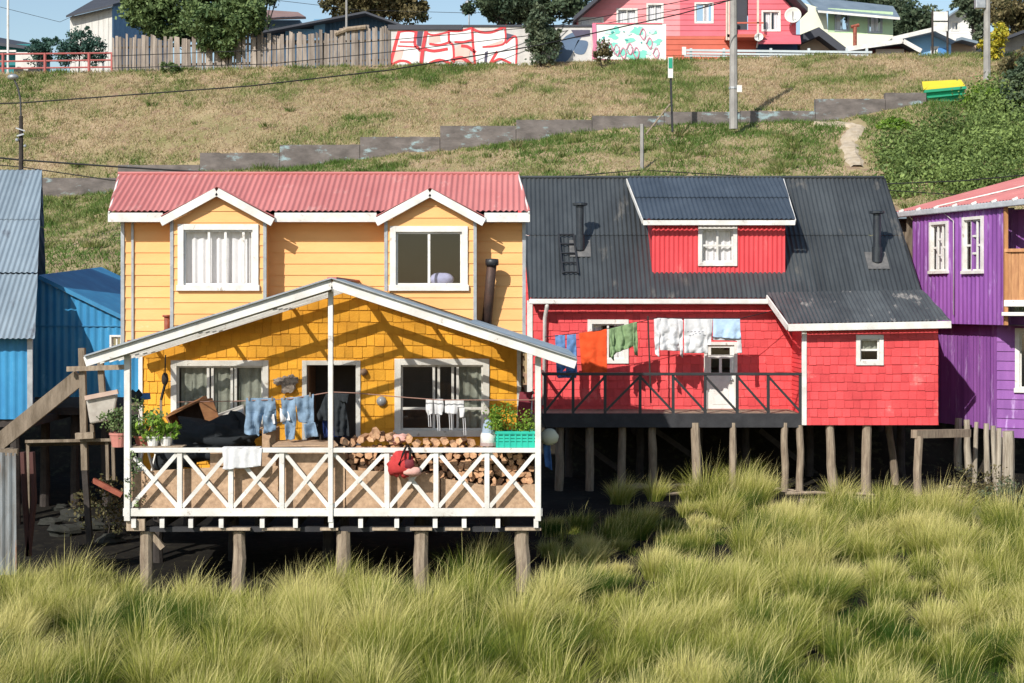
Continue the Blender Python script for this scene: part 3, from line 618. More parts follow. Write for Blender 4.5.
PZ = lambda x: (0.272-(x+2.725)*0.330) if x > -2.725 else (0.272+(x+2.725)*0.3125)     # top of the porch roof at x
mb = MB()            # painted corner strips, grey where the photo shows bare metal
for px in (123.0, 524.0): x = fp(px, 0, YU)[0]; mb = MB(); mb.fbox(fu, x-.03, x+.03, zb0, EAVE+0.02, 0.0, 0.04); mb.build('corner_trim', M['metal'], yh)
mb = MB(); mb.fbox(fu, fp(133, 0, YU)[0]-.02, fp(133, 0, YU)[0]+.02, zb0, EAVE, 0.0, 0.045); mb.build('corner_trim', M['metal'], yh)
for bx0, bx1, ap, wr in bays:
    for x in (bx0, bx1): mb = MB(); mb.box(x-.028, YB-.03, PZ(x)+.07, x+.028, YB+.03, EAVE+.02); mb.build('corner_trim', M['metal'], yh)
for bi, (bx0, bx1, ap, wr) in enumerate(bays):
    fb = front(YB); mb = MB(); m = .5*(bx0+bx1); top = ap[1]-0.06
    sl_ = (top-EAVE)/(m-bx0+0.02)
    lo = lambda x: PZ(x)+.07
    mb.skin(fb, [(bx0, lo(bx0)), (bx1, lo(bx1)), (bx1, EAVE), (m, top), (bx0, EAVE)], [wr], kind='siding', size=0.195, lip=0.016, colvar=0.3)
    for x, s in ((bx0, -1), (bx1, 1)):
        mb.quad((x, YB, lo(x)), (x, YU, lo(x)), (x, YU, EAVE+.1), (x, YB, EAVE+.1))
    bay = mb.build('dormer', M['yellow'], yh)
    # dormer roof
    ov = 0.19; rb = MB(); zr = ap[1]+0.03; ov = .16
    for s in (-1, 1):
        xe = m+s*((bx1-bx0)/2+ov); ze = EAVE+0.03; d = Vector((xe-m, 0, ze-zr)); L_ = d.length
        f = Fr((m, YG0, zr), (0, 1, 0), d, None); f.n = f.n if f.n.z > 0 else -f.n
        yb = YU-0.0+ (zr-1.5)/0.72
        yb = YU+(zr-1.5)/0.52
        rb.skin(f, [(0, 0), (yb-YG0, 0), (0.48, L_), (0, L_)], kind='corr', size=0.1, lip=0.012)
    rb.build('dormer_roof', M['redroof'], bay)
    tb = MB(); f3 = front(YG0)
    for s in (-1, 1): tb.bar(f3.p(m, zr-0.085, 0), f3.p(m+s*((bx1-bx0)/2+ov), EAVE-0.075, 0), 0.035, 0.14, up=(0, 0, 1))
    tb.build('fascia', M['white'], bay, bevel=.006)
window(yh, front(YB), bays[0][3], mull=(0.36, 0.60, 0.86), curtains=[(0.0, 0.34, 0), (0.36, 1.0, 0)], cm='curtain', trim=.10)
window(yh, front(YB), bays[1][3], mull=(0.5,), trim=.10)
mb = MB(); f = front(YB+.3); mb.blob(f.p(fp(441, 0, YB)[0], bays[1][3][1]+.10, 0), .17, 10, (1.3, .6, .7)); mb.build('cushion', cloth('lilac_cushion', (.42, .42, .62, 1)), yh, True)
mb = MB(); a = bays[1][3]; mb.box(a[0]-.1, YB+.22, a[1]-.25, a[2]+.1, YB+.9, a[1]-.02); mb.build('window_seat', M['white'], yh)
mb = MB(); mb.quad((x0u+.1, 27.3, -.9), (x1u-.1, 27.3, -.9), (x1u-.1, 27.3, 1.9), (x0u+.1, 27.3, 1.9)); mb.quad((x0u+.1, 26.2, -.25), (x1u-.1, 26.2, -.25), (x1u-.1, 27.3, -.25), (x0u+.1, 27.3, -.25)); mb.build('room_wall', mat('upper_room_painted_gloom', (.045, .05, .06, 1)), yh)  # dark planes added behind the upper windows, room gloom painted as colour
# main roof
def roofquad(parent, mtl, el, er, rl, rr, per, amp, name='roof', over=None):
    el, er, rl, rr = map(Vector, (el, er, rl, rr)); u = (er-el).normalized(); n = u.cross(rl-el).normalized(); v = n.cross(u)
    if n.z < 0: n = -n
    f = Fr(el, u, v, n); q = lambda p: ((p-el).dot(u), (p-el).dot(v)); mb = MB()
    mb.skin(f, [q(el), q(er), q(rr), q(rl)], kind='corr', size=per, lip=amp, courses=True); mb2 = mb
    return mb.build(name, mtl, parent)
zE = EAVE+0.12
eL = Vector((fp(108, 0, 25.7)[0], 25.7, zE)); eR = Vector((fp(530, 0, 25.7)[0], 25.7, zE))
YR = 27.2; zR = (HY-174)*YR/1500
rL = Vector((eL.x-.22, YR, zR)); rR = Vector((eR.x-.18, YR, zR))
roof = roofquad(yh, M['redroof'], eL, eR, rL, rR, 0.10, 0.013)
bL = Vector((eL.x-.7, YBACK+.3, zE)); bR = Vector((eR.x-.6, YBACK+.3, zE))
roofquad(yh, M['redroof'], bR, bL, rR, rL, 0.10, 0.013)
mb = MB(); mb.tube([rL+Vector((0, 0, .01)), rR+Vector((0, 0, .01))], .035, 6); mb.build('ridge_cap', M['redroof'], roof)
mb = MB(); f = front(25.72)
cuts = [eL.x]+sum([[b[0]-0.16, b[1]+0.16] for b in bays], [])+[eR.x]
for a, b in zip(cuts[0::2], cuts[1::2]): mb = MB(); mb.box(a, 25.69, EAVE-0.06, b, 25.72, EAVE+0.10); mb.box(a, 25.72, EAVE-.02, b, YU, EAVE+.0); mb.build('fascia', M['white'], yh, bevel=.005)
mb = MB()
mb.bar(eL+Vector((0.02, 0, -.07)), rL+Vector((0.02, 0, -.07)), .03, .14); mb.bar(eR+Vector((-0.02, 0, -.07)), rR+Vector((-0.02, 0, -.07)), .03, .14)
mb.build('fascia', M['white'], yh, bevel=.005)

# lower storey wall
YW = 26.05; fl = front(YW)
zdeck = -3.24
ridge = Vector((fp(332, 0, 22.7)[0], 22.7, (HY-282)*22.7/1500)); reL = Vector((fp(85, 0, 22.7)[0], 22.7, (HY-360)*22.7/1500)); reR = Vector((fp(576, 0, 22.7)[0], 22.7, (HY-362)*22.7/1500))
def roofz(x): return ridge.z+(reL.z-ridge.z)*(x-ridge.x)/(reL.x-ridge.x) if x < ridge.x else ridge.z+(reR.z-ridge.z)*(x-ridge.x)/(reR.x-ridge.x)
xl, xr = fp(141, 0, YW)[0], fp(519, 0, YW)[0]
wA = fr_rect(177, 366, 263, 424, YW); wB = fr_rect(401, 365, 483, 430, YW); dr = fr_rect(307, 365, 356, 470, YW); dr = (dr[0], zdeck, dr[2], dr[3])
mb = MB()
mb.skin(fl, [(xl, zdeck), (xr, zdeck), (xr, roofz(xr)-.06), (ridge.x, roofz(ridge.x)-.06), (xl, roofz(xl)-.06)], [wA, wB, dr], kind='shingle', size=0.205, width=0.17, lip=0.022, jitter=0.2, colvar=0.40)
mb.build('porch_wall', M['orange'], yh)
mb = MB()
for x in (xl, xr): mb.quad((x, YW, zdeck), (x, YBACK, zdeck), (x, YBACK, min(roofz(x), 0)), (x, YW, min(roofz(x), 0)))
mb.build('side_wall', M['orange'], yh)
mb = MB()
for x in (xl, xr): mb = MB(); mb.fbox(fl, x-.035, x+.035, zdeck, roofz(x)-.08, 0.0, 0.045); mb.build('corner_trim', M['white'], yh)

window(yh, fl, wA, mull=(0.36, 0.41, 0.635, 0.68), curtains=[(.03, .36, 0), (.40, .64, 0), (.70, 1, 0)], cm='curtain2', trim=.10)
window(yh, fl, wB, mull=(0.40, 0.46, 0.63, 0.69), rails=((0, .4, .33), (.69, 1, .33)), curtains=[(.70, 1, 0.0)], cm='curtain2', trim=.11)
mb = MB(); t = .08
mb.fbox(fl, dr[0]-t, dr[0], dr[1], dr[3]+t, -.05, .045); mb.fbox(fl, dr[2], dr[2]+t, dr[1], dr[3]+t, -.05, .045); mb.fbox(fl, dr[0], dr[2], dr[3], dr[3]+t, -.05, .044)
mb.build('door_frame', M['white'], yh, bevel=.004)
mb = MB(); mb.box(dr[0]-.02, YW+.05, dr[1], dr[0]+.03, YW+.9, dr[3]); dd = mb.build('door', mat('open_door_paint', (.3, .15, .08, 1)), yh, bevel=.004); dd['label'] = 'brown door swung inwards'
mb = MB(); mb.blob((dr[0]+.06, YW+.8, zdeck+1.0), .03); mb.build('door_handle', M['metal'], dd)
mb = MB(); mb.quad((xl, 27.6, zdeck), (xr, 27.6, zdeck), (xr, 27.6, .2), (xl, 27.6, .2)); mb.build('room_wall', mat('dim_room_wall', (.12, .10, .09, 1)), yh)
# porch deck
dx0, dx1 = fp(125, 0, YF)[0], fp(541, 0, YF)[0]
mb = MB(); y = YF+.02
while y < 26.0: mb.box(dx0, y, zdeck-.05, dx1, y+.135, zdeck-.02, random.random()); y += .145
mb.box(dx0, YF+.03, zdeck-.09, dx1, 26.05, zdeck-.055, .3); mb.box(xl, 26.06, zdeck-.09, xr, YBACK, zdeck-.03, .3)
mb.build('deck', M['woodlight'], yh)
for px in (134, 164, 191, 222, 262, 295, 330, 362, 396, 434, 466, 499, 534):
    x = fp(px+random.uniform(-2, 2), 0, YF)[0]; mb = MB(); mb.box(x-.035, YF-.06, zdeck-.245, x+.035, YF-.022, zdeck-.112); o = mb.build('joist_end', M['white'], yh)
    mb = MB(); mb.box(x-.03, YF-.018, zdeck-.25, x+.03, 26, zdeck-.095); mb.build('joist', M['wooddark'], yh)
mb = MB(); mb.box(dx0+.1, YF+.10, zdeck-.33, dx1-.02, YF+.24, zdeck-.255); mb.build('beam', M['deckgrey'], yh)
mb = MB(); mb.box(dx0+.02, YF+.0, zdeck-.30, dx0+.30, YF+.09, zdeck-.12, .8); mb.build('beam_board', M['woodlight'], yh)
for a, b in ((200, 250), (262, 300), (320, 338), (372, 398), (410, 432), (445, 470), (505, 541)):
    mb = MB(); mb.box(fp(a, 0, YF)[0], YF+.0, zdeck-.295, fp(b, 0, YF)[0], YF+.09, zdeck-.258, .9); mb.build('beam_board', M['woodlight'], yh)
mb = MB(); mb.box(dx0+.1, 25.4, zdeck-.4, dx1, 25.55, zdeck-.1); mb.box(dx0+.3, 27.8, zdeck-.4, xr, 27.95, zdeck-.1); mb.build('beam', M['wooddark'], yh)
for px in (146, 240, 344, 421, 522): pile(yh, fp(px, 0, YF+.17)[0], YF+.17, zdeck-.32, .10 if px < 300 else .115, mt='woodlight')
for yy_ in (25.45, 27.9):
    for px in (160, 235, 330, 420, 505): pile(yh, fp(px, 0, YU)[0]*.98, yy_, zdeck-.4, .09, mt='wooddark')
# knee brace on the left pile
mb = MB(); q = W(148, 530, YF+.2); mb.bar(W(150, 532, YF+.2), W(163, 548, YF+.2), .07, .09); mb.build('knee_brace', M['woodlight'], yh)
# railing
zr0, zr1 = -3.26, -2.30
pxs = [128, 180, 231, 282, 331, 387, 436, 487, 538]
RX = [fp(p, 0, YF)[0] for p in pxs]
mb = MB(); mb.box(dx0-.02, YF-.045, zr0-.05, dx1+.02, YF+.0, zr0+.07); lr = mb.build('bottom_rail', M['white'], yh, bevel=.005)
mb = MB(); mb.box(dx0, YF-.06, zr1-.035, dx1, YF+.04, zr1+.035); mb.build('top_rail', M['white'], yh, bevel=.005)
for i, x in enumerate(RX):
    if i in (0, 4, 8): continue
    mb = MB(); mb.box(x-.038, YF-.035, zr0+.071, x+.038, YF+.035, zr1-.036); mb.build('baluster', M['white'], yh, bevel=.004)
for a, b in zip(RX, RX[1:]):
    a += .04; b -= .04; mb = MB()
    mb.bar((a, YF-.012, zr0+.09), (b, YF-.012, zr1-.05), .02, .062); c1 = mb.build('cross_brace', M['white'], yh)
    mb = MB(); mb.bar((a, YF+.012, zr1-.05), (b, YF+.012, zr0+.09), .02, .062); mb.build('cross_brace', M['white'], yh)
for i in (0, 4, 8):
    x = RX[i]; mb = MB(); w_ = .045 if i != 4 else .036
    mb.box(x-w_, YF-.075 if i == 4 else YF-.068, zr0-.12 if i != 4 else zr0-.14, x+w_, YF+.03, roofz(x)-.12); mb.build('porch_post', M['white'], yh, bevel=.005)
f = Fr((RX[8]+.04, YF+.06, 0), (0, 1, 0)); f.n = Vector((1, 0, 0)); mb = MB(); mb.skin(f, [(0, zdeck), (2.95, zdeck), (2.95, roofz(RX[8])-.1), (0, roofz(RX[8])-.1)], kind='boards', size=.15, lip=.01, jitter=.1, colvar=.3); mb.build('added_shade_panel', M['wooddark'], yh)  # board screen added to block sun crossing the porch onto the ground
# side railing left and right
for x in (RX[0], RX[8]):
    mb = MB(); mb.box(x-.03, YF+.05, zr1-.03, x+.03, YW, zr1+.03); mb.build('top_rail', M['white'], yh, bevel=.004)
    for k in range(3):
        y0 = YF+.06+k*1.0; mb = MB(); mb.bar((x, y0, zr0+.05), (x, y0+.95, zr1-.04), .02, .06); mb.bar((x+.022, y0, zr1-.04), (x+.022, y0+.95, zr0+.05), .02, .06); mb.build('cross_brace', M['white'], yh)
# chipboard sheets behind the railing
Yo = YF+.16
for pts, lb in (([(131, 512), (278, 512), (278, 466), (200, 468), (131, 472)], None), ([(279, 512), (345, 512), (345, 446), (312, 447), (279, 449)], None), ([(210, 512), (214, 512), (214, 449), (210, 449)], None), ([(213, 466), (228, 466), (228, 449), (213, 449)], None),
                ([(346, 512), (440, 512), (440, 474), (346, 470)], None), ([(441, 512), (536, 512), (536, 484), (490, 486), (441, 478)], None)):
    f = front(Yo+random.uniform(0, .02)); P = fpoly(pts, Yo); mb = MB(); mb.poly([f.p(a, b, .009) for a, b in P]); mb.poly([f.p(a, b, -.009) for a, b in reversed(P)])
    n_ = len(P)
    for i in range(n_): a, b = P[i], P[(i+1) % n_]; mb.quad(f.p(*a, .009), f.p(*a, -.009), f.p(*b, -.009), f.p(*b, .009))
    mb.build('chipboard_panel', M['osb'], yh)
mb = MB(); mb.box(W(347, 0, 23.75).x, 23.74, zdeck, W(537, 0, 23.75).x, 23.76, -2.32); mb.build('chipboard_panel', M['osb'], yh)
# porch roof
def slab(mb, f, P, o0, o1):
    n_ = len(P); mb.poly([f.p(a, b, o1) for a, b in P]); mb.poly([f.p(a, b, o0) for a, b in reversed(P)])
    for i in range(n_): a, b = P[i], P[(i+1) % n_]; mb.quad(f.p(*a, o1), f.p(*a, o0), f.p(*b, o0), f.p(*b, o1))
YBK = 26.08
for e in (reL, reR):
    d = e-ridge; L_ = d.length; f = Fr(ridge+Vector((0, 0, .04)), (0, 1, 0), d); f.n = f.n if f.n.z > 0 else -f.n
    mb = MB(); mb.skin(f, [(0.0, 0), (YBK-22.7, 0), (YBK-22.7, L_), (0.0, L_)], kind='corr', size=.12, lip=.012)
    pr = mb.build('porch_roof', M['poly'], yh)
    if e is reR:
        f4 = Fr(f.O+f.n*.03, f.u, f.v, f.n); mb = MB(); mb.skin(f4, [(0, .56*L_), (YBK-22.7, .56*L_), (YBK-22.7, L_), (0, L_)], kind='corr', size=.12, lip=.012); q_ = mb.build('metal_shade_sheet', M['greyroof'], pr)  # grey metal roof edge, carried upslope to deepen the ground shadow
    mb = MB(); f4 = Fr(f.O+f.n*.026, f.u, f.v, f.n); mb.skin(f4, [(0, 0.03), (.75, .03), (.75, .559*L_ if e is reR else L_), (0, .559*L_ if e is reR else L_)], kind='corr', size=.12, lip=.012); mb.build('metal_shade_sheet', M['greyroof'], pr)  # opaque front strip added to stop sun through the clear sheets
    k = 0
    for y in np.arange(22.95, 26.0, 0.56):            # rafters under the clear sheets
        k += 1; w_ = .09 if y > 24.9 else .05; mb = MB(); mb.bar(ridge+Vector((0, y-22.7, -.05)), e+Vector((0, y-22.7, -.05)), w_, .09); mb.build('rafter', M['white'], pr)
    mb = MB()
    for t in (.30, .62, .93): q = ridge.lerp(e, t); mb.bar(q+Vector((0, .03, .005)), q+Vector((0, 3.33, .005)), .06, .035)
    mb.build('purlins', M['woodlight'], pr)
    mb = MB(); mb.bar(ridge+Vector((0, 0, -.03)), e+Vector((0, 0, -.03)), .03, .15); mb.build('fascia', M['white'], pr, bevel=.005)
    mb = MB(); mb.bar(ridge+Vector((0, -.03, .058)), e+Vector((0, -.03, .058)), .08, .018); mb.build('drip_edge', M['metal'], pr)
mb = MB(); mb.bar(ridge+Vector((0, -.02, .06)), ridge+Vector((0, 3.4, .06)), .14, .03); mb.build('ridge_cap', M['redroof'], yh)
# flues, lamps
fl1 = MB(); b0 = W(486, 332, 26.0); b1 = W(492, 262, 25.75); fl1.tube([b0+Vector((0, 0, .02)), b0.lerp(b1, .5), b1], .085, 12); flu = fl1.build('flue', M['rust'], yh, True)
c = MB(); c.lathe(b1, [(.0, .06), (.115, .05), (.12, 0), (.115, -.06), (.0, -.06)], 12); c.build('flue_cap', M['blackmetal'], flu, True)
p1 = MB(); q = W(167, 330, 25.9); p1.tube([q+Vector((0, 0, -.12)), q+Vector((0, 0, .22))], .05, 10); rp_ = p1.build('vent_pipe', M['redpipe'], yh, True)
p1 = MB(); p1.lathe(q+Vector((0, 0, .23)), [(0, .03), (.075, .03), (.08, 0), (.05, -.01)], 10); p1.tube([q+Vector((.0, 0, .2)), q+Vector((.14, 0, .08))], .02, 6); p1.build('pipe_cap', M['redpipe'], rp_, True)
p1 = MB(); p1.tube([W(130, 347, 25.9)+Vector((0, 0, -.1)), W(130, 340, 25.9)], .05, 8); p1.build('vent_pipe', M['redpipe'], yh, True)
p1 = MB(); q = W(381.5, 401, YW-.02); p1.lathe(q, [(.085, 0), (.085, -.05), (.07, -.06)], 18, (0, 1, 0)); lm = p1.build('bulkhead_lamp', M['metal'], yh, True)
p1 = MB(); p1.lathe(q, [(.07, -.058), (.055, -.08), (0, -.09)], 16, (0, 1, 0)); p1.build('lamp_glass', mat('dim_lamp_glass', (.35, .36, .38, 1), rough=.2), lm, True)
p1 = MB(); q = W(364, 372, YW-.02); p1.lathe(q, [(.06, .02), (.065, -.02), (.05, -.12), (0, -.14)], 12, (0, 1, 0)); p1.build('wall_lamp', mat('rusty_lamp', (.30, .20, .14, 1)), yh, True)
M['boat'] = M['cwhite']

# ---------------- red house --------------------------------
rh = thing('red_house', 'bright red shingled stilt house with black corrugated roof, dormer and dark balcony', 'house', (4.5, 34, -4.2))
YE, ZE = 33.0, 0.04
plane = lambda y: ZE+(y-YE)*1.0
YR2 = 35.88; zR2 = plane(YR2)
E0 = Vector((fp(530, 0, YE)[0], YE, ZE)); E1 = Vector((fp(920, 0, 33.2)[0], YE, ZE)); R0 = Vector((fp(520, 0, YR2)[0], YR2, zR2)); R1 = Vector((fp(884, 0, YR2)[0], YR2, zR2))
rroof = roofquad(rh, M['blackroof'], E0, E1, R0, R1, 0.105, 0.014)
Bk0 = Vector((R0.x-.14, 38.8, ZE)); Bk1 = Vector((R1.x-.1, 38.8, ZE)); roofquad(rh, M['blackroof'], Bk1, Bk0, R1, R0, 0.105, 0.014)
mb = MB(); mb.tube([R0+Vector((0, 0, .012)), R1+Vector((0, 0, .012))], .045, 6); mb.build('ridge_cap', M['blackroof'], rroof)
xs0 = fp(546, 0, 33.3)[0]; YM = 33.35
# annex roof
A0 = W(768, 295, YE-.02); A1 = Vector((E1.x+.03, 33.1, ZE+.13)); A2 = Vector((fp(951, 0, 31.7)[0], 31.7, (HY-321)*31.7/1500)); A3 = Vector((fp(789, 0, 31.7)[0], 31.7, (HY-324)*31.7/1500)); A0 = Vector((A0.x, 33.1, ZE+.13))
ar = roofquad(rh, M['blackroof2'], A3, A2, A0, A1, 0.09, 0.012, 'annex_roof')
mb = MB(); mb.bar(A3+Vector((-.02, -.02, -.075)), A2+Vector((0, -.02, -.075)), .03, .15); mb.bar(A3+Vector((-.03, 0, -.07)), Vector((A0.x-.03, A0.y-.1, A0.z-.12)), .03, .14); mb.build('fascia', M['white'], ar, bevel=.005)
# gutter and downpipe
mb = MB(); mb.box(E0.x-.02, YE-.12, ZE-.13, fp(768, 0, YE)[0], YE+.0, ZE-.015); gt = mb.build('gutter', M['white'], rh, bevel=.02)
q0 = W(547, 303, YE-.06); q1 = W(545, 318, YM-.08); q2 = W(544, 405, YM-.06)
mb = MB(); mb.tube([q0, q0+Vector((0, 0, -.08)), q1, q2], .045, 10); mb.build('downpipe', M['white'], gt, True)
# rakes
mb = MB(); mb.bar(E0+Vector((-.01, 0, -.05)), R0+Vector((-.01, 0, -.05)), .03, .1); mb.bar(E1+Vector((.01, 0, -.05)), R1+Vector((.01, 0, -.05)), .03, .1); mb.build('barge_board', M['blackmetal'], rh)
# dormer
YD = 33.56; fd = front(YD); dw = fr_rect(702, 229, 733, 262, YD); dxa, dxb = fp(652, 0, YD)[0], fp(785, 0, YD)[0]
mb = MB(); mb.skin(fd, [(dxa, .5), (dxb, .5), (dxb, 1.75), (dxa, 1.75)], [dw], kind='corr', size=.105, lip=.012)
for x in (dxa, dxb): mb.poly([(x, YD, .5), (x, YD, 1.75), (x, 35.3, 2.3)] if x > 4 else [(x, YD, .5), (x, 35.3, 2.3), (x, YD, 1.75)])
dm = mb.build('dormer', M['reddeck'], rh)
D0 = Vector((fp(643, 0, 33.3)[0], 33.3, 1.79)); D1 = Vector((fp(795, 0, 33.3)[0], 33.3, 1.79)); D2 = Vector((fp(627, 0, 35.8)[0], 35.8, zR2)); D3 = Vector((fp(783, 0, 35.8)[0], 35.8, zR2))
roofquad(dm, M['blueroof'], D0, D1, D2, D3, .105, .012, 'dormer_roof')
mb = MB(); mb.box(D0.x, 33.27, 1.66, D1.x, 33.3, 1.77); mb.bar(D0+Vector((-.01, 0, -.05)), D2+Vector((-.01, 0, -.07)), .025, .1); mb.bar(D1+Vector((.01, 0, -.05)), D3+Vector((.01, 0, -.07)), .025, .1); mb.build('fascia', M['white'], dm, bevel=.005)
window(dm, fd, dw, mull=(.5,), rails=(.5,), curtains=[(0, 1, 0)], cm='curtain', trim=.09, sill=False)
# flues and roof ladder
for px, pb, pt, lb in ((580, 250, 204, 'flue'), (877, 262, 212, 'flue')):
    t_ = (HY-pb)/1500.0; y = (YE-ZE)/(1-t_); b = Vector(((px-512)*y/1500, y, t_*y)); h = (pb-pt)*y/1500
    mb = MB(); mb.tube([b+Vector((0, 0, -.15)), b+Vector((0, 0, h))], .085, 20); fo = mb.build('flue', M['chim'], rh)
    mb = MB(); mb.lathe(b+Vector((0, 0, h)), [(.0, .05), (.17, .02), (.17, -.03), (.1, -.05)], 14); mb.build('flue_cap', M['chim'], fo)
    mb = MB(); mb.tube([b+Vector((0, 0, .0)), b+Vector((0, 0, .34))], .115, 20); mb.build('flue_collar', M['chim'], fo)
    mb = MB(); nrm = Vector((0, -.707, .707)); f = Fr(b+nrm*.018, (1, 0, 0), (0, .707, .707)); mb.fbox(f, -.24, .24, -.25, .3, 0, .012); mb.build('flashing', mat('lead_flashing', (.16, .155, .15, 1), (.09, .09, .09, 1), .6, 6), fo)
t_ = (HY-276)/1500.0; y = (YE-ZE)/(1-t_); b = Vector(((562-512)*y/1500, y, t_*y)); f = Fr(b, (1, 0, 0), (0, .707, .707)); f2 = Fr(b+Vector((0, -.04, .04)), (1, 0, 0), (-.05, .707, .707), (0, -.707, .707))
mb = MB(); mb.fbox(f2, 0, .035, 0, 1.3, 0, .04); mb.fbox(f2, .34, .375, 0, 1.3, 0, .04)
lad = mb.build('roof_ladder', M['blackmetal']); tag(lad, 'short black metal ladder lying on the dark roof beside the left flue', 'ladder')
for k in range(5): mb = MB(); mb.fbox(f2, .035, .34, .03+k*.31, .06+k*.31, .005, .035); mb.build('rung', M['blackmetal'], lad)
# main wall
fm = front(YM); zd2 = -2.42
xe = fp(806, 0, YM)[0]; rw = fr_rect(592, 324, 624, 359, YM); rd = fr_rect(707, 345, 734, 400, YM); rd = (rd[0], zd2, rd[2], rd[3])
mb = MB(); mb.skin(fm, [(xs0-.35, zd2-.1), (xe, zd2-.1), (xe, ZE+.2), (xs0-.35, ZE+.2)], [rw, rd], kind='shingle', size=.185, width=.18, lip=.020, jitter=.18, colvar=.4); mb.build('wall', M['red'], rh)
mb = MB()
for x in (xs0-.35, E1.x-.12): mb.poly([(x, YM, -2.5), (x, 38.4, -2.5), (x, 38.4, ZE), (x, YR2, zR2-.1), (x, YM, ZE+.2)])
mb.quad((E1.x-.12, 38.4, -2.5), (xs0-.35, 38.4, -2.5), (xs0-.35, 38.4, ZE), (E1.x-.12, 38.4, ZE)); mb.quad((xs0-.35, YM, -2.52), (E1.x-.12, YM, -2.52), (E1.x-.12, 38.4, -2.52), (xs0-.35, 38.4, -2.52)); mb.build('side_wall', M['red'], rh)
mb = MB(); mb.fbox(fm, xs0-.42, xs0-.3, zd2-.1, ZE-.05, 0, .04)
mb.build('corner_trim', M['white'], rh)
# rear part of the red house seen in the gap beside the yellow house
YG = 36.4; fg = front(YG)
mb = MB(); mb.skin(fg, fpoly([(505, 335), (552, 335), (552, 205), (505, 205)], YG), kind='shingle', size=.26, width=.5, lip=.02, jitter=.1, colvar=.3); mb.build('rear_wall', M['red'], rh)
window(rh, fg, fr_rect(528, 236, 540, 262, YG), mull=(.5,), trim=.10, bar=.04, sill=False, label='white window of the rear part, half hidden')
window(rh, fm, rw, mull=(.5,), curtains=[(.0, .3, 0), (.7, 1, 0)], cm='curtain', trim=.10, sill=False)
# door with glazed top and a transom
mb = MB(); a0, b0, a1, b1 = rd; t = .07
mb.fbox(fm, a0-t, a0, b0, b1+t, -.05, .05); mb.fbox(fm, a1, a1+t, b0, b1+t, -.05, .05); mb.fbox(fm, a0, a1, b1, b1+t, -.05, .048)
mb.fbox(fm, a0, a1, b0, b0+.52*(b1-b0), -.03, .0); mb.fbox(fm, a0, a0+.09, b0+.52*(b1-b0), b1, -.03, 0); mb.fbox(fm, a1-.09, a1, b0+.52*(b1-b0), b1, -.03, 0)
mb.fbox(fm, a0+.09, a1-.09, b1-.30, b1-.22, -.03, -.001); mb.fbox(fm, (a0+a1)/2-.03, (a0+a1)/2+.03, b0+.52*(b1-b0), b1-.30, -.03, -.002); mb.fbox(fm, a0+.09, a1-.09, b1-.06, b1, -.03, -.001)
mb.fbox(fm, a0+.12, a1-.12, b0+.10, b0+.44*(b1-b0), .0, .008)
dr2 = mb.build('door', M['white'], rh, bevel=.004)
mb = MB(); mb.quad(fm.p(a0+.05, b0+.5*(b1-b0), -.02), fm.p(a1-.05, b0+.5*(b1-b0), -.02), fm.p(a1-.05, b1, -.02), fm.p(a0+.05, b1, -.02)); mb.build('pane', M['glass'], dr2)
mb = MB(); mb.blob(fm.p(a1-.05, b0+.46*(b1-b0), .03), .03); mb.build('handle', M['metal'], dr2, True)
# annex
YA = 32.0; fa = front(YA); ax0, ax1 = fp(804, 0, YA)[0], fp(938, 0, YA)[0]; aw = fr_rect(860, 339, 879, 361, YA); zab = fp(0, 425, YA)[1]
mb = MB(); mb.skin(fa, [(ax0, zab), (ax1, zab), (ax1, A3.z-.0), (ax0, A3.z-.0)], [aw], kind='shingle', size=.185, width=.18, lip=.020, jitter=.2, colvar=.4)
fs_ = Fr((ax0, YM, 0), (0, -1, 0)); fs_.n = Vector((-1, 0, 0))
mb.skin(fs_, [(0, zab), (YM-YA, zab), (YM-YA, A3.z-.02), (0, A3.z+.45)], kind='siding', size=.10, lip=.018, colvar=.3)
fs2 = Fr((ax1, YA, 0), (0, 1, 0)); fs2.n = Vector((1, 0, 0)); mb.skin(fs2, [(0, zab), (4, zab), (4, A3.z+.5), (1.2, A3.z+.5), (0, A3.z-.02)], kind='siding', size=.2, lip=.018)
mb.quad((ax0, YA, zab+.01), (ax1, YA, zab+.01), (ax1, 38, zab+.01), (ax0, 38, zab+.01))
mb.build('annex_wall', M['red'], rh)
mb = MB(); mb.fbox(fa, ax0-.05, ax0+.05, zab+.0, A3.z-.1, -.02, .04); mb.build('corner_trim', M['white'], rh, bevel=.004); mb = MB(); mb.box(xe-.07, YM-.05, zd2, xe+.02, YM-.0, A3.z+.5); mb.build('corner_trim', M['white'], rh, bevel=.004)
window(rh, fa, aw, mull=(), rails=(.5,), curtains=[(0, 1, .5)], cm='curtain2', trim=.09, sill=False)
# balcony
YL = 32.05; bx0, bx1 = fp(543, 0, YL)[0], fp(800, 0, YL)[0]; zdk = zd2
mb = MB(); y = YL
while y < YM-.05: mb.box(bx0, y, zdk-.04, bx1, y+.12, zdk-.005, random.random()); y += .13
mb.build('balcony_floor', M['wood'], rh)
mb = MB(); mb.box(bx0-.02, YL-.06, zdk-.30, bx1+.02, YL-.01, zdk-.0); mb.box(bx0, YL, zdk-.2, bx1, YM, zdk-.05); mb.build('fascia_beam', M['deckgrey'], rh, bevel=.005)
zt = fp(0, 374, YL)[1]; P = [545, 573, 605, 640, 673, 705, 737, 768, 800]; X = [fp(p, 0, YL)[0] for p in P]
mb = MB(); mb.box(bx0, YL-.07, zt-.03, bx1+.03, YL+.02, zt+.03); mb.build('handrail', M['blackmetal'], rh, bevel=.005)
for x in X: mb = MB(); mb.box(x-.03, YL-.055, zdk-.1, x+.03, YL-.0, zt-.03); mb.build('baluster', M['blackmetal'], rh)
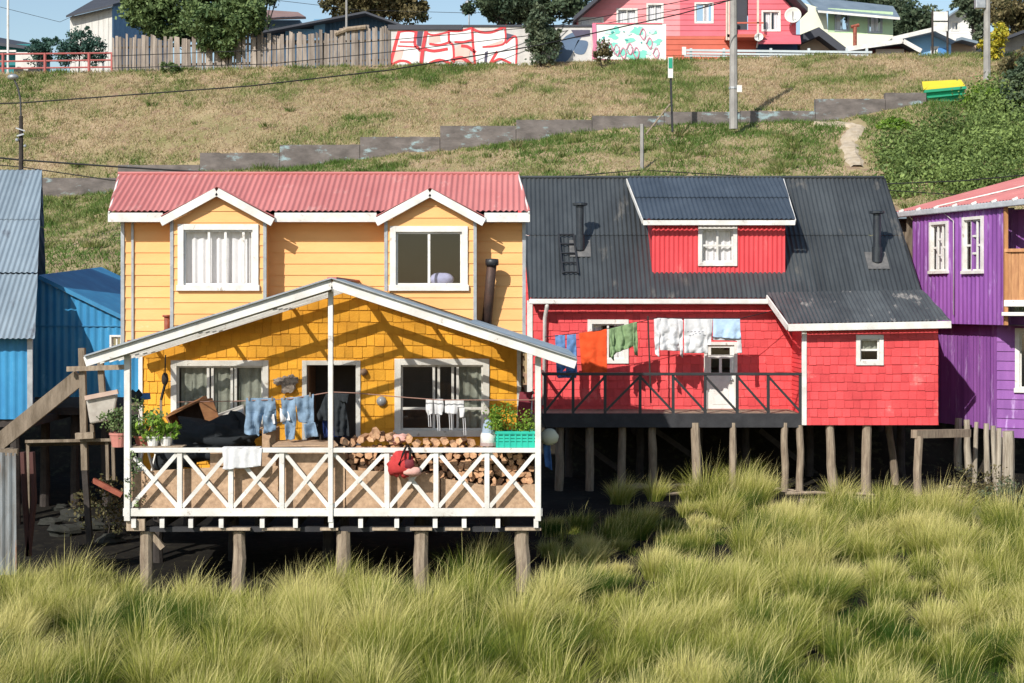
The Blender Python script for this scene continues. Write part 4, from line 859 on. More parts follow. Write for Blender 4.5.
for i in range(8):
    a, b = X[i], X[i+1]; mb = MB()
    if i < 3: mb.bar((a, YL-.02, zdk+.04), (b, YL-.02, zt-.05), .02, .05)
    else: mb.bar((a, YL-.02, zt-.05), (b, YL-.02, zdk+.04), .02, .05)
    mb.build('diagonal_brace', M['blackmetal'], rh)
for s_ in (bx0, ):
    mb = MB(); mb.box(s_-.02, YL, zt-.03, s_+.03, YM, zt+.03); mb.build('handrail', M['blackmetal'], rh)
for px in (560, 590, 622, 652): pile(rh, fp(px, 0, YL+.15)[0], YL+.15, zdk-.2, .09, mt='wood')
for px, r in ((695, .10), (733, .075), (785, .075), (800, .075)): pile(rh, fp(px, 0, YL-.0)[0], YL+.0, zdk-.2 if px < 800 else zab, r)
for px, r, ln in ((829, .095, (.12, 0)), (867, .10, (-.02, 0)), (900, .08, (.2, 0))): pile(rh, fp(px, 0, YA+.12)[0], YA+.12+(1 if px == 900 else 0), zab, r, ln, mt='woodlight' if px != 900 else 'wood')
for a, b in ((565, 640), (655, 735), (760, 830)):
    mb = MB(); mb.bar(W(a, 430, 34.2), W(b, 485, 34.2), .05, .12); mb.build('cross_beam', M['wooddark'], rh)
for yy_ in (34.0, 35.8):
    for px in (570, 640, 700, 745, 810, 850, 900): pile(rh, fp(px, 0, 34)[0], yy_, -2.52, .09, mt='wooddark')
mb = MB(); mb.box(bx0, 36.7, -5.2, ax1-.2, 36.8, -2.5); mb.build('shade_back_boards', M['wooddark'], rh)  # boards added below the floor to keep the stilt space dark

# ---------------- purple house --------------------------------
ph = thing('purple_house', 'purple clad stilt house with red roof at the right edge, on pale crooked stilts', 'house', (11, 32, -4))
PA = Vector((9.66, 35.5, 0)); PB = Vector((10.62, 32.3, 0)); du = (PB-PA).normalized(); LP = (PB-PA).length
fpw = Fr(PA, du); 
if fpw.n.x > 0: fpw.n = -fpw.n
def onp(px, py, fr=fpw):       # photo point on the receding wall plane
    d = Vector(((px-512)/1500, 1, (HY-py)/1500)); t = fr.O.dot(fr.n)/d.dot(fr.n); q = d*t-fr.O; return (q.dot(fr.u), q.dot(fr.v))
def onr(x0, y0, x1, y1, fr=fpw): a = onp(x0, y1, fr); b = onp(x1, y0, fr); return (a[0], a[1], b[0], b[1])
w1 = onr(932, 224, 947, 271); w2 = onr(965, 219, 982, 271)
hz_ = min(w1[1], w2[1]); 
za, zb_ = onp(920, 214)[1], onp(920, 319)[1]
ztop = 2.15; zbt = -.45; ztop = 2.10
bot = onp(962, 324)[1]
mb = MB(); mb.skin(fpw, [(onp(912, 300)[0], bot), (LP, bot), (LP, ztop), (onp(912, 300)[0], ztop)], [w1, w2], kind='corr', size=.16, lip=.013); mb.build('wall', M['purple'], ph)
for w_ in (w1, w2): window(ph, fpw, w_, mull=(.36, .68), rails=((0, .36, .5), (.36, .68, .34), (.36, .68, .68), (.68, 1, .5)), curtains=[(0, 1, 0)], cm='curtain', trim=.07, bar=.05)
mb = MB(); mb.bar(fpw.p(LP+.02, bot, 0), fpw.p(LP+.02, ztop, 0), .08, .08); mb.build('corner_post', mat('varnished_wood', (.50, .24, .10, 1), (.32, .14, .06, 1), .6, 4, (3, 3, .5)), ph)
nb = -fpw.n
# underside of the overhanging storey, lower wall
mb = MB(); o_ = fpw.p; mb.quad(o_(-.6, bot, 0), o_(LP+3, bot, 0), o_(LP+3, bot, -4), o_(-.6, bot, -4)); mb.build('floor', M['wooddark'], ph)
fl2 = Fr(PA+nb*.28, du); fl2.n = fpw.n.copy()
lb0 = onp(957, 425, fl2)[1]
lx1 = onp(997, 400, fl2)[0]; lx0 = onp(950, 380, fl2)[0]
mb = MB(); mb.skin(fl2, [(lx0-.6, lb0), (lx1, lb0), (lx1, bot), (lx0-.6, bot)], kind='boards', size=.13, lip=.01, jitter=.2, colvar=.4); mb.build('lower_wall', M['purple'], ph)
# shingled part nearest, turned more to the viewer
sO = fl2.p(lx1, 0, 0); us = Vector((.88, -.47, 0)).normalized(); fs3 = Fr(sO, us); 
if fs3.n.y > 0: fs3.n = -fs3.n
sb = onp(1000, 437, fs3)[1]; st_ = onp(1010, 312, fs3)[1]; sw = onr(1020, 333, 1050, 388, fs3)
mb = MB(); mb.skin(fs3, [(0, sb), (3.2, sb), (3.2, st_), (0, st_)], [sw], kind='siding', size=.21, lip=.025, colvar=.4); mb.build('lower_wall', M['purple'], ph)
window(ph, fs3, sw, mull=(.5,), trim=.10, label='white framed window cut by the right edge of the photo')
# balcony with varnished boards, recessed wall behind
fbq = Fr(fpw.p(LP+.02, 0, 0), us); fbq.n = fs3.n.copy(); bt = onp(1010, 252, fbq)[1]; bb = onp(1010, 300, fbq)[1]
M['varn'] = mat('varnished_boards', (.58, .30, .13, 1), (.36, .16, .07, 1), .6, 4, (3, 3, .5), tone=.2)
mb = MB(); mb.skin(fbq, [(0, bb), (3, bb), (3, bt), (0, bt)], kind='boards', size=.14, lip=.015, jitter=.2, colvar=.5); mb.fbox(fbq, -.02, 3, bt, bt+.07, -.05, .06, .5); mb.build('balcony_front', M['varn'], ph)
mb = MB(); mb.fbox(fbq, -.03, 3, bb-.14, bb, -.3, .06); mb.fbox(fbq, -.05, 3, bb-.34, bb-.26, -.3, .22); mb.build('balcony_edge', M['white'], ph, bevel=.01)
fbr = Fr(fbq.p(0, 0, -.9), us); fbr.n = fs3.n.copy(); mb = MB(); mb.skin(fbr, [(-.9, bb), (3, bb), (3, ztop-.1), (-.9, ztop-.1)], kind='boards', size=.14, lip=.012, jitter=.1, colvar=.4); mb.build('balcony_wall', M['purple'], ph)
# roof
rk = Vector((.958, .287, .257)); far = Vector((9.30, 36.6, 2.14)); n_e = far+du*12
fR = Fr(far, du, rk); fR.n = fR.n if fR.n.z > 0 else -fR.n
mb = MB(); mb.skin(fR, [(0, 0), (12, 0), (12, 6), (0, 6)], kind='corr', size=.12, lip=.013); pr = mb.build('roof', M['redroof'], ph)
mb = MB(); mb.bar(far+Vector((-.06, 0, -.08)), n_e+Vector((-.06, 0, -.08)), .12, .13); gm = mb.build('gutter', mat('grey_gutter', (.50, .52, .55, 1), (.36, .38, .40, 1), .5, 5), ph, bevel=.02)
for k in range(9): q = far+du*(.5+k*.75); mb = MB(); mb.bar(q+Vector((-.13, 0, -.02)), q+Vector((-.02, 0, .03)), .05, .05); mb.build('gutter_bracket', M['white'], gm)
mb = MB(); mb.bar(far+rk*.0+Vector((0, .02, -.1)), far+rk*6+Vector((0, .02, -.1)), .03, .14); mb.build('barge_board', M['wooddark'], ph)
mb = MB(); q = fR.p(2.2, .0, .05); mb.tube([fR.p(1.9, -.02, .03), fR.p(2.6, 1.4, .03), fR.p(3.2, 3.2, .03)], .02, 6); mb.tube([fR.p(1.9, -.02, .03), fpw.p(1.45, ztop-.3, .05), fpw.p(1.45, bot+.2, .04)], .012, 6); mb.build('antenna_lead', M['white'], ph, True)
mb = MB(); qa = fpw.p(-.6, 0, 0); mb.quad((qa.x, qa.y, -2.9), (qa.x+3, qa.y+1.2, -2.9), (qa.x+3, qa.y+1.2, 2.3), (qa.x, qa.y, 2.1)); mb.build('rear_wall', M['wood'], ph)
for px, py, dpt, r, ln in ((958, 425, 34.3, .085, (.0, 0)), (967, 427, 33.8, .075, (.05, 0)), (977, 428, 33.2, .05, (-.08, 0)), (986, 430, 32.8, .062, (.05, 0)), (993, 432, 32.2, .055, (.09, 0)), (999, 436, 31.6, .055, (-.04, 0)), (1008, 438, 30.9, .125, (.02, 0)), (1030, 440, 30.2, .10, (.0, 0))):
    q = W(px, py, dpt); pile(ph, q.x, dpt, -2.7, r, ln, mt='palewood', zb=(HY-(498 if px < 990 else 522))*dpt/1500-.1)
ws = thing('weathered_shed', 'grey weathered plank shed squeezed between the black roof and the purple wall', 'shed', W(912, 330, 38.2)); f = front(38.2); mb = MB()
mb.skin(f, fpoly([(893, 430), (935, 430), (935, 222), (893, 218)], 38.2), kind='boards', size=.15, lip=.015, jitter=.3, colvar=.5); mb.build('wall', M['wood'], ws)
mb = MB(); q = W(915, 219, 38); mb.box(q.x-.9, 37.8, q.z, q.x+.6, 40, q.z+.06); mb.build('roof', M['greyroof'], ws)
mb = MB(); mb.box(q.x-.15, 38.1, q.z-1.0, q.x+.2, 38.18, q.z-.75); mb.build('shelf', M['woodlight'], ws)

# ---------------- blue house at the left edge --------------------------------
bh = thing('blue_house', 'blue clad house with tall blue grey metal roof at the left edge', 'house', (-11, 30, -4))
YQ = 28.0; E1b = Vector((fp(35, 0, YQ)[0], YQ, (HY-339)*YQ/1500)); YQ2 = 31.1; R1b = Vector((fp(42, 0, YQ2)[0], YQ2, (HY-170)*YQ2/1500)); sh = R1b.x-E1b.x
mid = E1b.lerp(R1b, .36)
L = Vector((-6, 0, 0))
roofquad(bh, M['greyroof'], E1b+L, E1b, mid+L, mid, .105, .014); roofquad(bh, M['greyroof'], mid+L+Vector((0, 0, .02)), mid+Vector((0, 0, .02)), R1b+L, R1b, .105, .014)
roofquad(bh, M['greyroof'], Vector((R1b.x+sh, 34.2, E1b.z)), Vector((R1b.x+sh-6, 34.2, E1b.z)), R1b, R1b+L, .105, .014)
f = front(YQ+.3); xb = E1b.x-.18; mb = MB(); mb.skin(f, [(xb-6, -2.25), (xb, -2.25), (xb, E1b.z+.2), (xb-6, E1b.z+.2)], kind='corr', size=.16, lip=.012); mb.build('wall', M['blue'], bh)
mb = MB(); A = Vector((xb, YQ+.3, 0)); Bv = Vector((R1b.x+sh-.25, 34.0, 0)); f = Fr(A, (Bv-A)); L_ = (Bv-A).length; mb.skin(f, [(0, -2.25), (L_, -2.25), (L_, E1b.z), (L_*.5, R1b.z-.1), (0, E1b.z+.1)], kind='corr', size=.16, lip=.012); mb.build('side_wall', M['blue'], bh)
mb = MB(); mb.fbox(front(YQ+.3), xb-.05, xb+.05, -2.25, E1b.z, .0, .04); mb.build('corner_trim', M['metal'], bh)
mb = MB(); mb.box(xb-6, YQ+.35, -2.4, xb, 34, -2.26); mb.build('floor', M['wooddark'], bh)
for px in (-250, -170, -90, -10, 14): pile(bh, fp(px, 0, YQ+.6)[0], YQ+.6, -2.4, .09, mt='wooddark')
YV = 30.0; bw = thing('blue_shed', 'bright blue corrugated lean-to with its roof sloping down towards the yellow house', 'shed', W(90, 400, YV)); f = front(YV)
P = fpoly([(20, 397), (150, 397), (150, 333), (42, 281), (20, 270)], YV); mb = MB(); wv = fr_rect(112, 337, 121, 349, YV); mb.skin(f, P, [wv], kind='corr', size=.15, lip=.012); mb.build('wall', M['blue'], bw)
mb = MB(); f2 = front(YV-.05); a, b = fp(40, 277, YV), fp(150, 330, YV); mb.bar((a[0], YV-.05, a[1]), (b[0], YV-.05, b[1]), .12, .08); a2, b2 = fp(42, 322, YV), fp(123, 324, YV); mb.build('roof_edge', M['blue'], bw)
mb = MB(); mb.quad((a[0], YV-.1, a[1]+.04), (b[0], YV-.1, b[1]+.04), (b[0], YV+4.5, b[1]+.3), (a[0], YV+4.5, a[1]+.3)); mb.build('roof', M['blue'], bw)
mb = MB(); q0 = fp(27, 326, YV); q1 = fp(150, 328, YV); mb.box(q0[0], YV-.03, q0[1]-.01, q1[0], YV-.015, q0[1]+.01); mb.build('sheet_seam', M['blue'], bw)
window(bw, f, wv, mull=(.5,), trim=.04, bar=.03, sill=False)
mb = MB(); mb.box(q0[0], YV, -2.3, q1[0], YV+3.4, -2.15); mb.build('floor', M['wooddark'], bw)
for px in (45, 75, 105): pile(bw, fp(px, 0, YV+.3)[0], YV+.3, -2.3, .09, mt='wooddark', name='stilt')

# ================================================================ HILLTOP HOUSES, FENCES, POLES
def fmat(name, c, k=.85, **kw): return mat(name, c, mul(c, k), kw.pop('rough', .75), kw.pop('scale', 1.2), **kw)
def part(name, m, parent, fn, **kw): mb = MB(); fn(mb); return mb.build(name, m, parent, **kw)
def pxbox(mb, x0, y0, x1, y1, Y, d0, d1, col=None):      # box behind the photo rectangle from depth Y+d0 to Y+d1
    a = W(x0, y1, Y); b = W(x1, y0, Y); mb.box(a.x, Y+d0, a.z, b.x, Y+d1, b.z, col)
def smallwin(parent, x0, y0, x1, y1, Y, mull=(.5,), cur=None, trim=.09, frame='white'): return window(parent, front(Y), fr_rect(x0, y0, x1, y1, Y), mull=mull, trim=trim, bar=.06, sill=False, curtains=cur, frame=frame)
M['pink'] = fmat('pink_boards', (.72, .16, .20, 1), tone=.08); M['pink2'] = fmat('light_pink_boards', (.80, .30, .32, 1), tone=.08); M['brick'] = fmat('orange_red_boards', (.58, .14, .09, 1), tone=.08)
M['darkroof'] = fmat('dark_roof', (.06, .065, .08, 1)); M['mint'] = fmat('pale_green_render', (.50, .68, .42, 1)); M['cream'] = fmat('cream_render', (.80, .80, .62, 1), .93)
M['ltblue'] = fmat('light_blue_boards', (.25, .50, .78, 1), tone=.06); M['rail'] = fmat('guardrail_metal', (.52, .58, .60, 1), rough=.5); M['redrail'] = fmat('red_rail_paint', (.42, .12, .11, 1))
M['shedw'] = fmat('off_white_boards', (.66, .64, .60, 1), scale=2, stretch=(3, 3, .5), thr=(.4, .6)); M['shedb'] = fmat('dusty_blue_sheet', (.20, .34, .50, 1)); M['glassd'] = M['glass']
# pink house
Y = 84.0; zb = 11.6; h = thing('pink_house', 'pink and orange red wooden house with balcony and white satellite dish above the guardrail', 'house', (12, Y, zb))
wL = [(580, 19, 602, 30), (618, 10, 636, 30), (648, 5, 662, 22)]
def fn(mb):
    mb.skin(front(Y), fpoly([(577, 66), (622, 66), (622, 36), (680, 36), (680, -60), (577, 17)], Y), [fr_rect(*w_, Y) for w_ in wL[:2]]+[fr_rect(*wL[2], Y)], kind='siding', size=.3, lip=.03)
f = front(Y); part('wall', M['pink2'], h, lambda mb: mb.skin(f, fpoly([(577, 36), (680, 36), (680, -70), (577, 17)], Y), [fr_rect(*w_, Y) for w_ in wL], kind='siding', size=.3, lip=.03))
part('wall', M['pink2'], h, lambda mb: mb.skin(f, fpoly([(577, 66), (620, 66), (620, 36.1), (577, 36.1)], Y), kind='siding', size=.3, lip=.03))
part('wall', M['brick'], h, lambda mb: mb.skin(f, fpoly([(620, 66), (680, 66), (680, 36.1), (620, 36.1)], Y), kind='siding', size=.3, lip=.03))
for w_ in wL: smallwin(h, *w_, Y, cur=[(0, 1, 0)])
Y2 = 83.9; f = front(Y2); wr = fr_rect(696, 4, 712, 22, Y2); wq = fr_rect(763, 12, 779, 30, Y2); door = fr_rect(732, -10, 748, 30, Y2)
part('wall', M['pink'], h, lambda mb: mb.skin(f, fpoly([(680, 36), (796, 36), (796, 12), (768, -18), (680, -60)], Y2), [wr, wq, door], kind='siding', size=.3, lip=.03))
part('wall', M['brick'], h, lambda mb: mb.skin(f, fpoly([(680, 66), (796, 66), (796, 36.1), (680, 36.1)], Y2), kind='siding', size=.3, lip=.03))
smallwin(h, 696, 4, 712, 22, Y2, cur=[(.45, .8, 0)]); smallwin(h, 763, 12, 779, 30, Y2, cur=[(.2, .5, 0), (.7, 1, 0)])
part('side_wall', M['pink'], h, lambda mb: (mb.quad(W(796, 66, Y2), Vector((W(796, 66, Y2).x, 92, 11)), Vector((W(796, 66, Y2).x, 92, 17)), W(796, 12, Y2)), mb.quad(W(577, 66, Y), Vector((W(577, 0, Y).x, 92, 11)), Vector((W(577, 0, Y).x, 92, 15)), W(577, 17, Y))))
part('door', M['darkroof'], h, lambda mb: mb.quad(*[f.p(a, b, -.3) for a, b in ((door[0], door[1]), (door[2], door[1]), (door[2], door[3]), (door[0], door[3]))]))
def rf(mb, pts, y0, y1, th=.25):
    for (xa, ya), (xb_, yb_) in zip(pts, pts[1:]):
        a = W(xa, ya, Y); b = W(xb_, yb_, Y); mb.hexa([Vector((a.x, y0, a.z-th)), Vector((b.x, y0, b.z-th)), Vector((b.x, y1, b.z-th)), Vector((a.x, y1, a.z-th)), Vector((a.x, y0, a.z)), Vector((b.x, y0, b.z)), Vector((b.x, y1, b.z)), Vector((a.x, y1, a.z))])
part('roof', M['darkroof'], h, lambda mb: rf(mb, [(573, 20), (680, -72)], 82.9, 93)); part('roof', M['darkroof'], h, lambda mb: rf(mb, [(680, -66), (768, -24), (803, 12)], 82.6, 93))
part('balcony', M['brick'], h, lambda mb: (pxbox(mb, 724, 38, 762, 41, Y2, -1.2, 0), pxbox(mb, 727, 26, 760, 27.5, Y2, -1.2, -1.15)))
for px in (726, 757, 727.5): part('balcony_post', mat('cream_post', (.75, .6, .5, 1)), h, lambda mb: pxbox(mb, px, 0, px+2, 40, 82.7, 0, .12))
part('awning', M['pink'], h, lambda mb: mb.hexa([W(758, 44, 82.5), W(801, 44, 82.5), W(800, 36, Y2), W(762, 36, Y2), W(758, 42, 82.5), W(801, 42, 82.5), W(800, 34.5, Y2), W(762, 34.5, Y2)]))
part('shopfront', fmat('dark_blue_panel', (.03, .07, .16, 1)), h, lambda mb: pxbox(mb, 756, 44, 797, 56, Y2, -.12, -.02))
def dish(px, py, Y, r, lb, bx):
    q = W(px, py, Y); t = thing('satellite_dish', lb, 'satellite dish', q+Vector((0, .35, 0)), 'satellite dishes on the pink house'); a = Vector((-.2, -1, .25)).normalized()
    mb = MB(); mb.lathe(q, [(0, -.02), (r*.5, .02), (r*.85, .09), (r, .14)], 20, a); o = mb.build('reflector', fmat('pale_dish', (.62, .62, .58, 1), .93), t, True, solid=.03)
    mb = MB(); mb.tube([q-Vector((0, 0, r*.9)), q+a*.6], .03, 5); mb.tube([q, q+Vector((0, .7, -.4))], .05, 6); mb.build('arm', M['metal'], t)
dish(793, 16, 83.2, .46, 'large round pale satellite dish on the right corner of the pink house', 0); dish(759, 38, 82.5, .24, 'small white satellite dish under the balcony of the pink house', 0)
# pale green house
Y = 95.0; h = thing('pale_green_house', 'pale green and cream two storey house with grey roof behind the guardrail', 'house', (22, Y, 12))
f = front(Y); ws_ = [(836, 14, 848, 30), (869, 17, 881, 32)]
part('wall', M['mint'], h, lambda mb: mb.skin(f, fpoly([(828, 33), (893, 36), (893, 12), (828, 8)], Y), [fr_rect(*q, Y) for q in ws_], kind='boards', size=.4, lip=.01, jitter=.05))
part('wall', M['cream'], h, lambda mb: mb.poly([f.p(a, b, .03) for a, b in fpoly([(800, 66), (893, 66), (893, 35), (828, 32.5), (826, 10), (800, 2)], Y)]))
for i, q in enumerate(ws_): smallwin(h, *q, Y, cur=[(0, .45, 0)] if i == 0 else [(.2, .8, 0)], frame='metal')
part('roof', M['greyroof'], h, lambda mb: (mb.hexa([W(818, 12, 94), W(900, 19.5, 94), W(893, 11, 99), W(806, 0, 99), W(818, 10, 94), W(900, 17.5, 94), W(893, 6, 99), W(806, -4, 99)])))
part('fascia', M['white'], h, lambda mb: mb.hexa([W(818, 12.5, 93.9), W(900, 19.8, 93.9), W(900, 19.8, 94), W(818, 12.5, 94), W(818, 10.3, 93.9), W(900, 17.3, 93.9), W(900, 17.3, 94), W(818, 10.3, 94)]))
part('side_wall', M['cream'], h, lambda mb: mb.quad(W(893, 66, Y), W(893, 66, Y)+Vector((0, 6, 0)), W(893, 12, Y)+Vector((0, 6, 0)), W(893, 12, Y)))
def gable(name, lb, cat, Y, base, L, A, Rr, wallm, roofm, oh=1.0, dep=7, th=.16, fascia=None, kind='siding', wins=(), wall=None):
    q = W(A[0], base, Y); h = thing(name, lb, cat, (q.x, Y, q.z)); f = front(Y); wx0, wx1 = wall if wall else (L[0]+4, Rr[0]-4)
    sl1 = (A[1]-L[1])/(A[0]-L[0]); sl2 = (A[1]-Rr[1])/(A[0]-Rr[0]); P = [(wx0, base), (wx1, base), (wx1, Rr[1]+sl2*(wx1-Rr[0])+.8), (A[0], A[1]+.8), (wx0, L[1]+sl1*(wx0-L[0])+.8)]
    part('wall', wallm, h, lambda mb: mb.skin(f, fpoly(P, Y), [fr_rect(*w_, Y) for w_ in wins], kind=kind, size=.25, lip=.02, jitter=.1, colvar=.3))
    for w_ in wins: smallwin(h, *w_, Y, cur=[(0, .5, 0)])
    for x in (wx0, wx1): part('side_wall', wallm, h, lambda mb: mb.quad(W(x, base, Y), W(x, base, Y)+Vector((0, dep, 0)), W(x, max(L[1], Rr[1]), Y)+Vector((0, dep, 0)), W(x, max(L[1], Rr[1]), Y)))
    for E in (L, Rr):
        a = W(A[0], A[1], Y-oh); b = W(E[0], E[1], Y-oh)
        r_ = part('roof', roofm, h, lambda mb: mb.hexa([Vector((p.x, yy, p.z-d)) for d, yy_ in ((th, 0), (0, 0)) for p, yy in ((a, Y-oh), (b, Y-oh), (b, Y+dep), (a, Y+dep))]))
        if fascia: part('fascia', fascia, r_, lambda mb: mb.bar(a+Vector((0, -.03, -.06)), b+Vector((0, -.03, -.06)), .05, .24))
    return h
gable('gabled_shed', 'small shed with a steep dark gable and pale boarded front behind the guardrail', 'shed', 86, 62, (792, 38), (819, 27), (848, 49), fmat('tan_boards', (.45, .36, .28, 1)), M['darkroof'], th=.5, wall=(800, 842))
gable('low_house', 'low house with dark roof edged white and maroon front left of the light blue house', 'house', 82, 66, (846, 48), (903, 40), (921, 50), fmat('maroon_boards', (.16, .06, .07, 1)), M['darkroof'], fascia=M['white'], wall=(855, 918))
o = part('pale_wall', fmat('pale_wall_paint', (.66, .60, .58, 1)), bpy.data.objects['low_house'], lambda mb: pxbox(mb, 876, 49, 904, 64, 81.8, 0, .1))
part('chimney', M['redpipe'], bpy.data.objects['low_house'], lambda mb: (mb.tube([W(855, 48, 83), W(855, 27, 83)], .11, 8), mb.tube([W(851, 27, 83), W(859, 25, 83)], .10, 6)))
gable('light_blue_house', 'light blue boarded house with low gable and dark doorway', 'house', 86, 66, (892, 38), (935, 28), (956, 38), M['ltblue'], M['metal'], th=.2, fascia=M['white'], wall=(896, 951), wins=((932, 48, 937, 56),))
part('door', fmat('blue_door', (.08, .25, .55, 1)), bpy.data.objects['light_blue_house'], lambda mb: pxbox(mb, 938, 48, 948, 62, 85.9, -.02, .1))
gable('tan_cabin', 'low tan cabin with flat grey roof behind the signboard posts', 'cabin', 89, 62, (946, 41), (962, 37), (978, 41), fmat('tan_cabin_boards', (.48, .34, .24, 1)), M['greyroof'], wall=(948, 976))
gable('white_house', 'far white house with grey roof between the tree and the concrete pole', 'house', 128, 60, (944, 18), (962, 6), (990, 20), fmat('white_render', (.7, .7, .7, 1)), M['greyroof'], wall=(948, 986), wins=((952, 22, 958, 30), (972, 24, 978, 32)))
gable('stone_house', 'low grey house half hidden by bushes at the top right edge', 'house', 80, 70, (996, 40), (1040, 24), (1090, 40), M['concrete'], M['darkroof'], wall=(1000, 1080))
# signboard
Ys = 80.0; t = thing('signboard', 'white signboard of four panels on two dark posts', 'signboard', (W(940, 62, Ys)))
for px in (932.5, 947.5): part('post', M['wooddark'], t, lambda mb: mb.tube([W(px, 66, Ys), W(px, 11, Ys)], .06, 6))
for x0, y0, x1, y1 in ((934, 12, 939.4, 21), (941, 12, 946.5, 21), (934, 22.5, 939.4, 31.5), (941, 22.5, 946.5, 31.5)): part('panel', M['white'], t, lambda mb: pxbox(mb, x0-1, y0, x1+.6, y1, Ys, -.12, -.07))
# sheds on the left
Y = 84.0; h = thing('white_shed', 'tall off white boarded shed with dark sloping roof edge and dusty blue side', 'shed', W(112, 75, Y)); f = front(Y)
part('wall', M['shedw'], h, lambda mb: mb.skin(f, fpoly([(70, 75), (112, 75), (112, 7), (70, 17)], Y), kind='boards', size=.3, lip=.02, jitter=.2, colvar=.3))
d2 = W(170, 30, 90)-W(112, 30, Y); d2.z = 0; f = Fr((W(112, 0, Y).x, Y, 0), d2)
part('side_wall', M['shedb'], h, lambda mb: mb.skin(f, [(0, 12), (d2.length, 12), (d2.length, W(0, -8, 90).z), (0, W(0, 6, Y).z)], kind='corr', size=.5, lip=.04))
part('roof', M['darkroof'], h, lambda mb: mb.hexa([W(66, 17.5, 83.5), W(113, 6.5, 83.5), W(165, -6, 91), W(100, -2, 91), W(66, 15.5, 83.5), W(113, 4, 83.5), W(165, -10, 91), W(100, -4, 91)]))
Y = 88.0; gable('blue_gabled_shed', 'long dark blue shed with a low gable behind the plank fence', 'shed', Y, 70, (250, 33), (365, 11), (404, 25), fmat('dark_blue_sheet', (.05, .11, .19, 1), .6, scale=.5), M['darkroof'], kind='corr', th=.12, wall=(262, 398))
part('panel', fmat('faded_blue_panel', (.16, .33, .50, 1)), bpy.data.objects['blue_gabled_shed'], lambda mb: (pxbox(mb, 314, 19, 325, 33, 87.8, 0, .1), pxbox(mb, 285, 29, 320, 40, 87.8, 0.02, .08)))
t = thing('brown_roofed_house', 'house behind the big tree showing only a faded brown roof', 'house', W(280, 60, 96)); part('roof', fmat('brown_roof', (.28, .18, .16, 1)), t, lambda mb: mb.hexa([W(235, 21, 94), W(306, 19, 94), W(300, 14, 99), W(240, 10, 99), W(235, 19, 94), W(306, 17, 94), W(298, 12, 99), W(240, 8, 99)])); part('wall', M['shedb'], t, lambda mb: pxbox(mb, 240, 20, 300, 66, 96, 0, 3))
Y = 92.0; t = thing('teal_house', 'low teal house with dark roof at the left edge behind the railing', 'house', W(5, 70, Y)); part('wall', fmat('teal_paint', (.03, .22, .24, 1)), t, lambda mb: pxbox(mb, -30, 44, 30, 75, Y, 0, 4)); part('roof', M['darkroof'], t, lambda mb: mb.hexa([W(-30, 42, Y-1), W(34, 50, Y-1), W(30, 46, Y+5), W(-30, 34, Y+5), W(-30, 38, Y-1), W(34, 47.5, Y-1), W(30, 43, Y+5), W(-30, 32, Y+5)])); part('fascia', M['shedw'], t, lambda mb: pxbox(mb, -30, 50, 16, 52, Y-1.05, 0, .1))
t = thing('white_trailer', 'white boxy trailer parked behind the red railing', 'trailer', W(27, 73, 80)); part('body', M['shedw'], t, lambda mb: pxbox(mb, 15, 52, 37, 71, 80, 0, 1.6), bevel=.08); part('vent', M['darkroof'], t, lambda mb: pxbox(mb, 23, 59, 27, 60.5, 79.97, 0, .05))
for px in (19, 33): part('wheel', M['cable'], t, lambda mb: mb.lathe(W(px, 72, 80), [(0, -.05), (.28, -.05), (.28, .15), (0, .15)], 14, (0, 1, 0)))
# plank fence, boards of uneven height leaning every way
Yf = 75.2; t = thing('plank_fence', 'long grey fence of rough uneven vertical planks along the top of the bank', 'fence', W(250, 70, Yf)); mb = MB(); x = 113.0
while x < 390:
    wd = random.uniform(2.4, 4.8); Yk = Yf-0.01*(x-113)*0; top = np.interp(x, [113, 130, 170, 205, 250, 300, 335, 350, 390], [38, 36, 39, 38, 36, 33, 31, 27, 27])+random.uniform(-2.5, 2.5); bot_ = np.interp(x, [113, 390], [78, 72]); a = W(x, bot_, Yk); b = W(x+wd-.7, top, Yk); ln = random.uniform(-.06, .06); o = random.uniform(0, .08)
    c_ = random.uniform(0.1, .9); x0, x1 = a.x, b.x; z0 = a.z-.3; z1 = b.z; mb.hexa([Vector(p) for p in ((x0, Yk-o, z0), (x1, Yk-o, z0), (x1, Yk-o+.03, z0), (x0, Yk-o+.03, z0), (x0+ln, Yk-o, z1+random.uniform(-.08, .08)), (x1+ln, Yk-o, z1), (x1+ln, Yk-o+.03, z1), (x0+ln, Yk-o+.03, z1))], c_); x += wd
mb.build('boards', M['fence'], t)
part('rails', M['fence'], t, lambda mb: (mb.bar(W(113, 48, Yf+.1), W(390, 40, Yf+.1), .05, .1), mb.bar(W(113, 66, Yf+.1), W(390, 60, Yf+.1), .05, .1)))
for px in range(120, 395, 34): part('post', M['wood'], t, lambda mb: mb.tube([W(px, 78, Yf+.2), W(px, 40, Yf+.2)], .07, 6))
part('cap_log', M['woodlight'], t, lambda mb: mb.tube([W(335, 34, Yf-.1), W(348, 29, Yf-.1), W(366, 27, Yf-.1)], .12, 7))
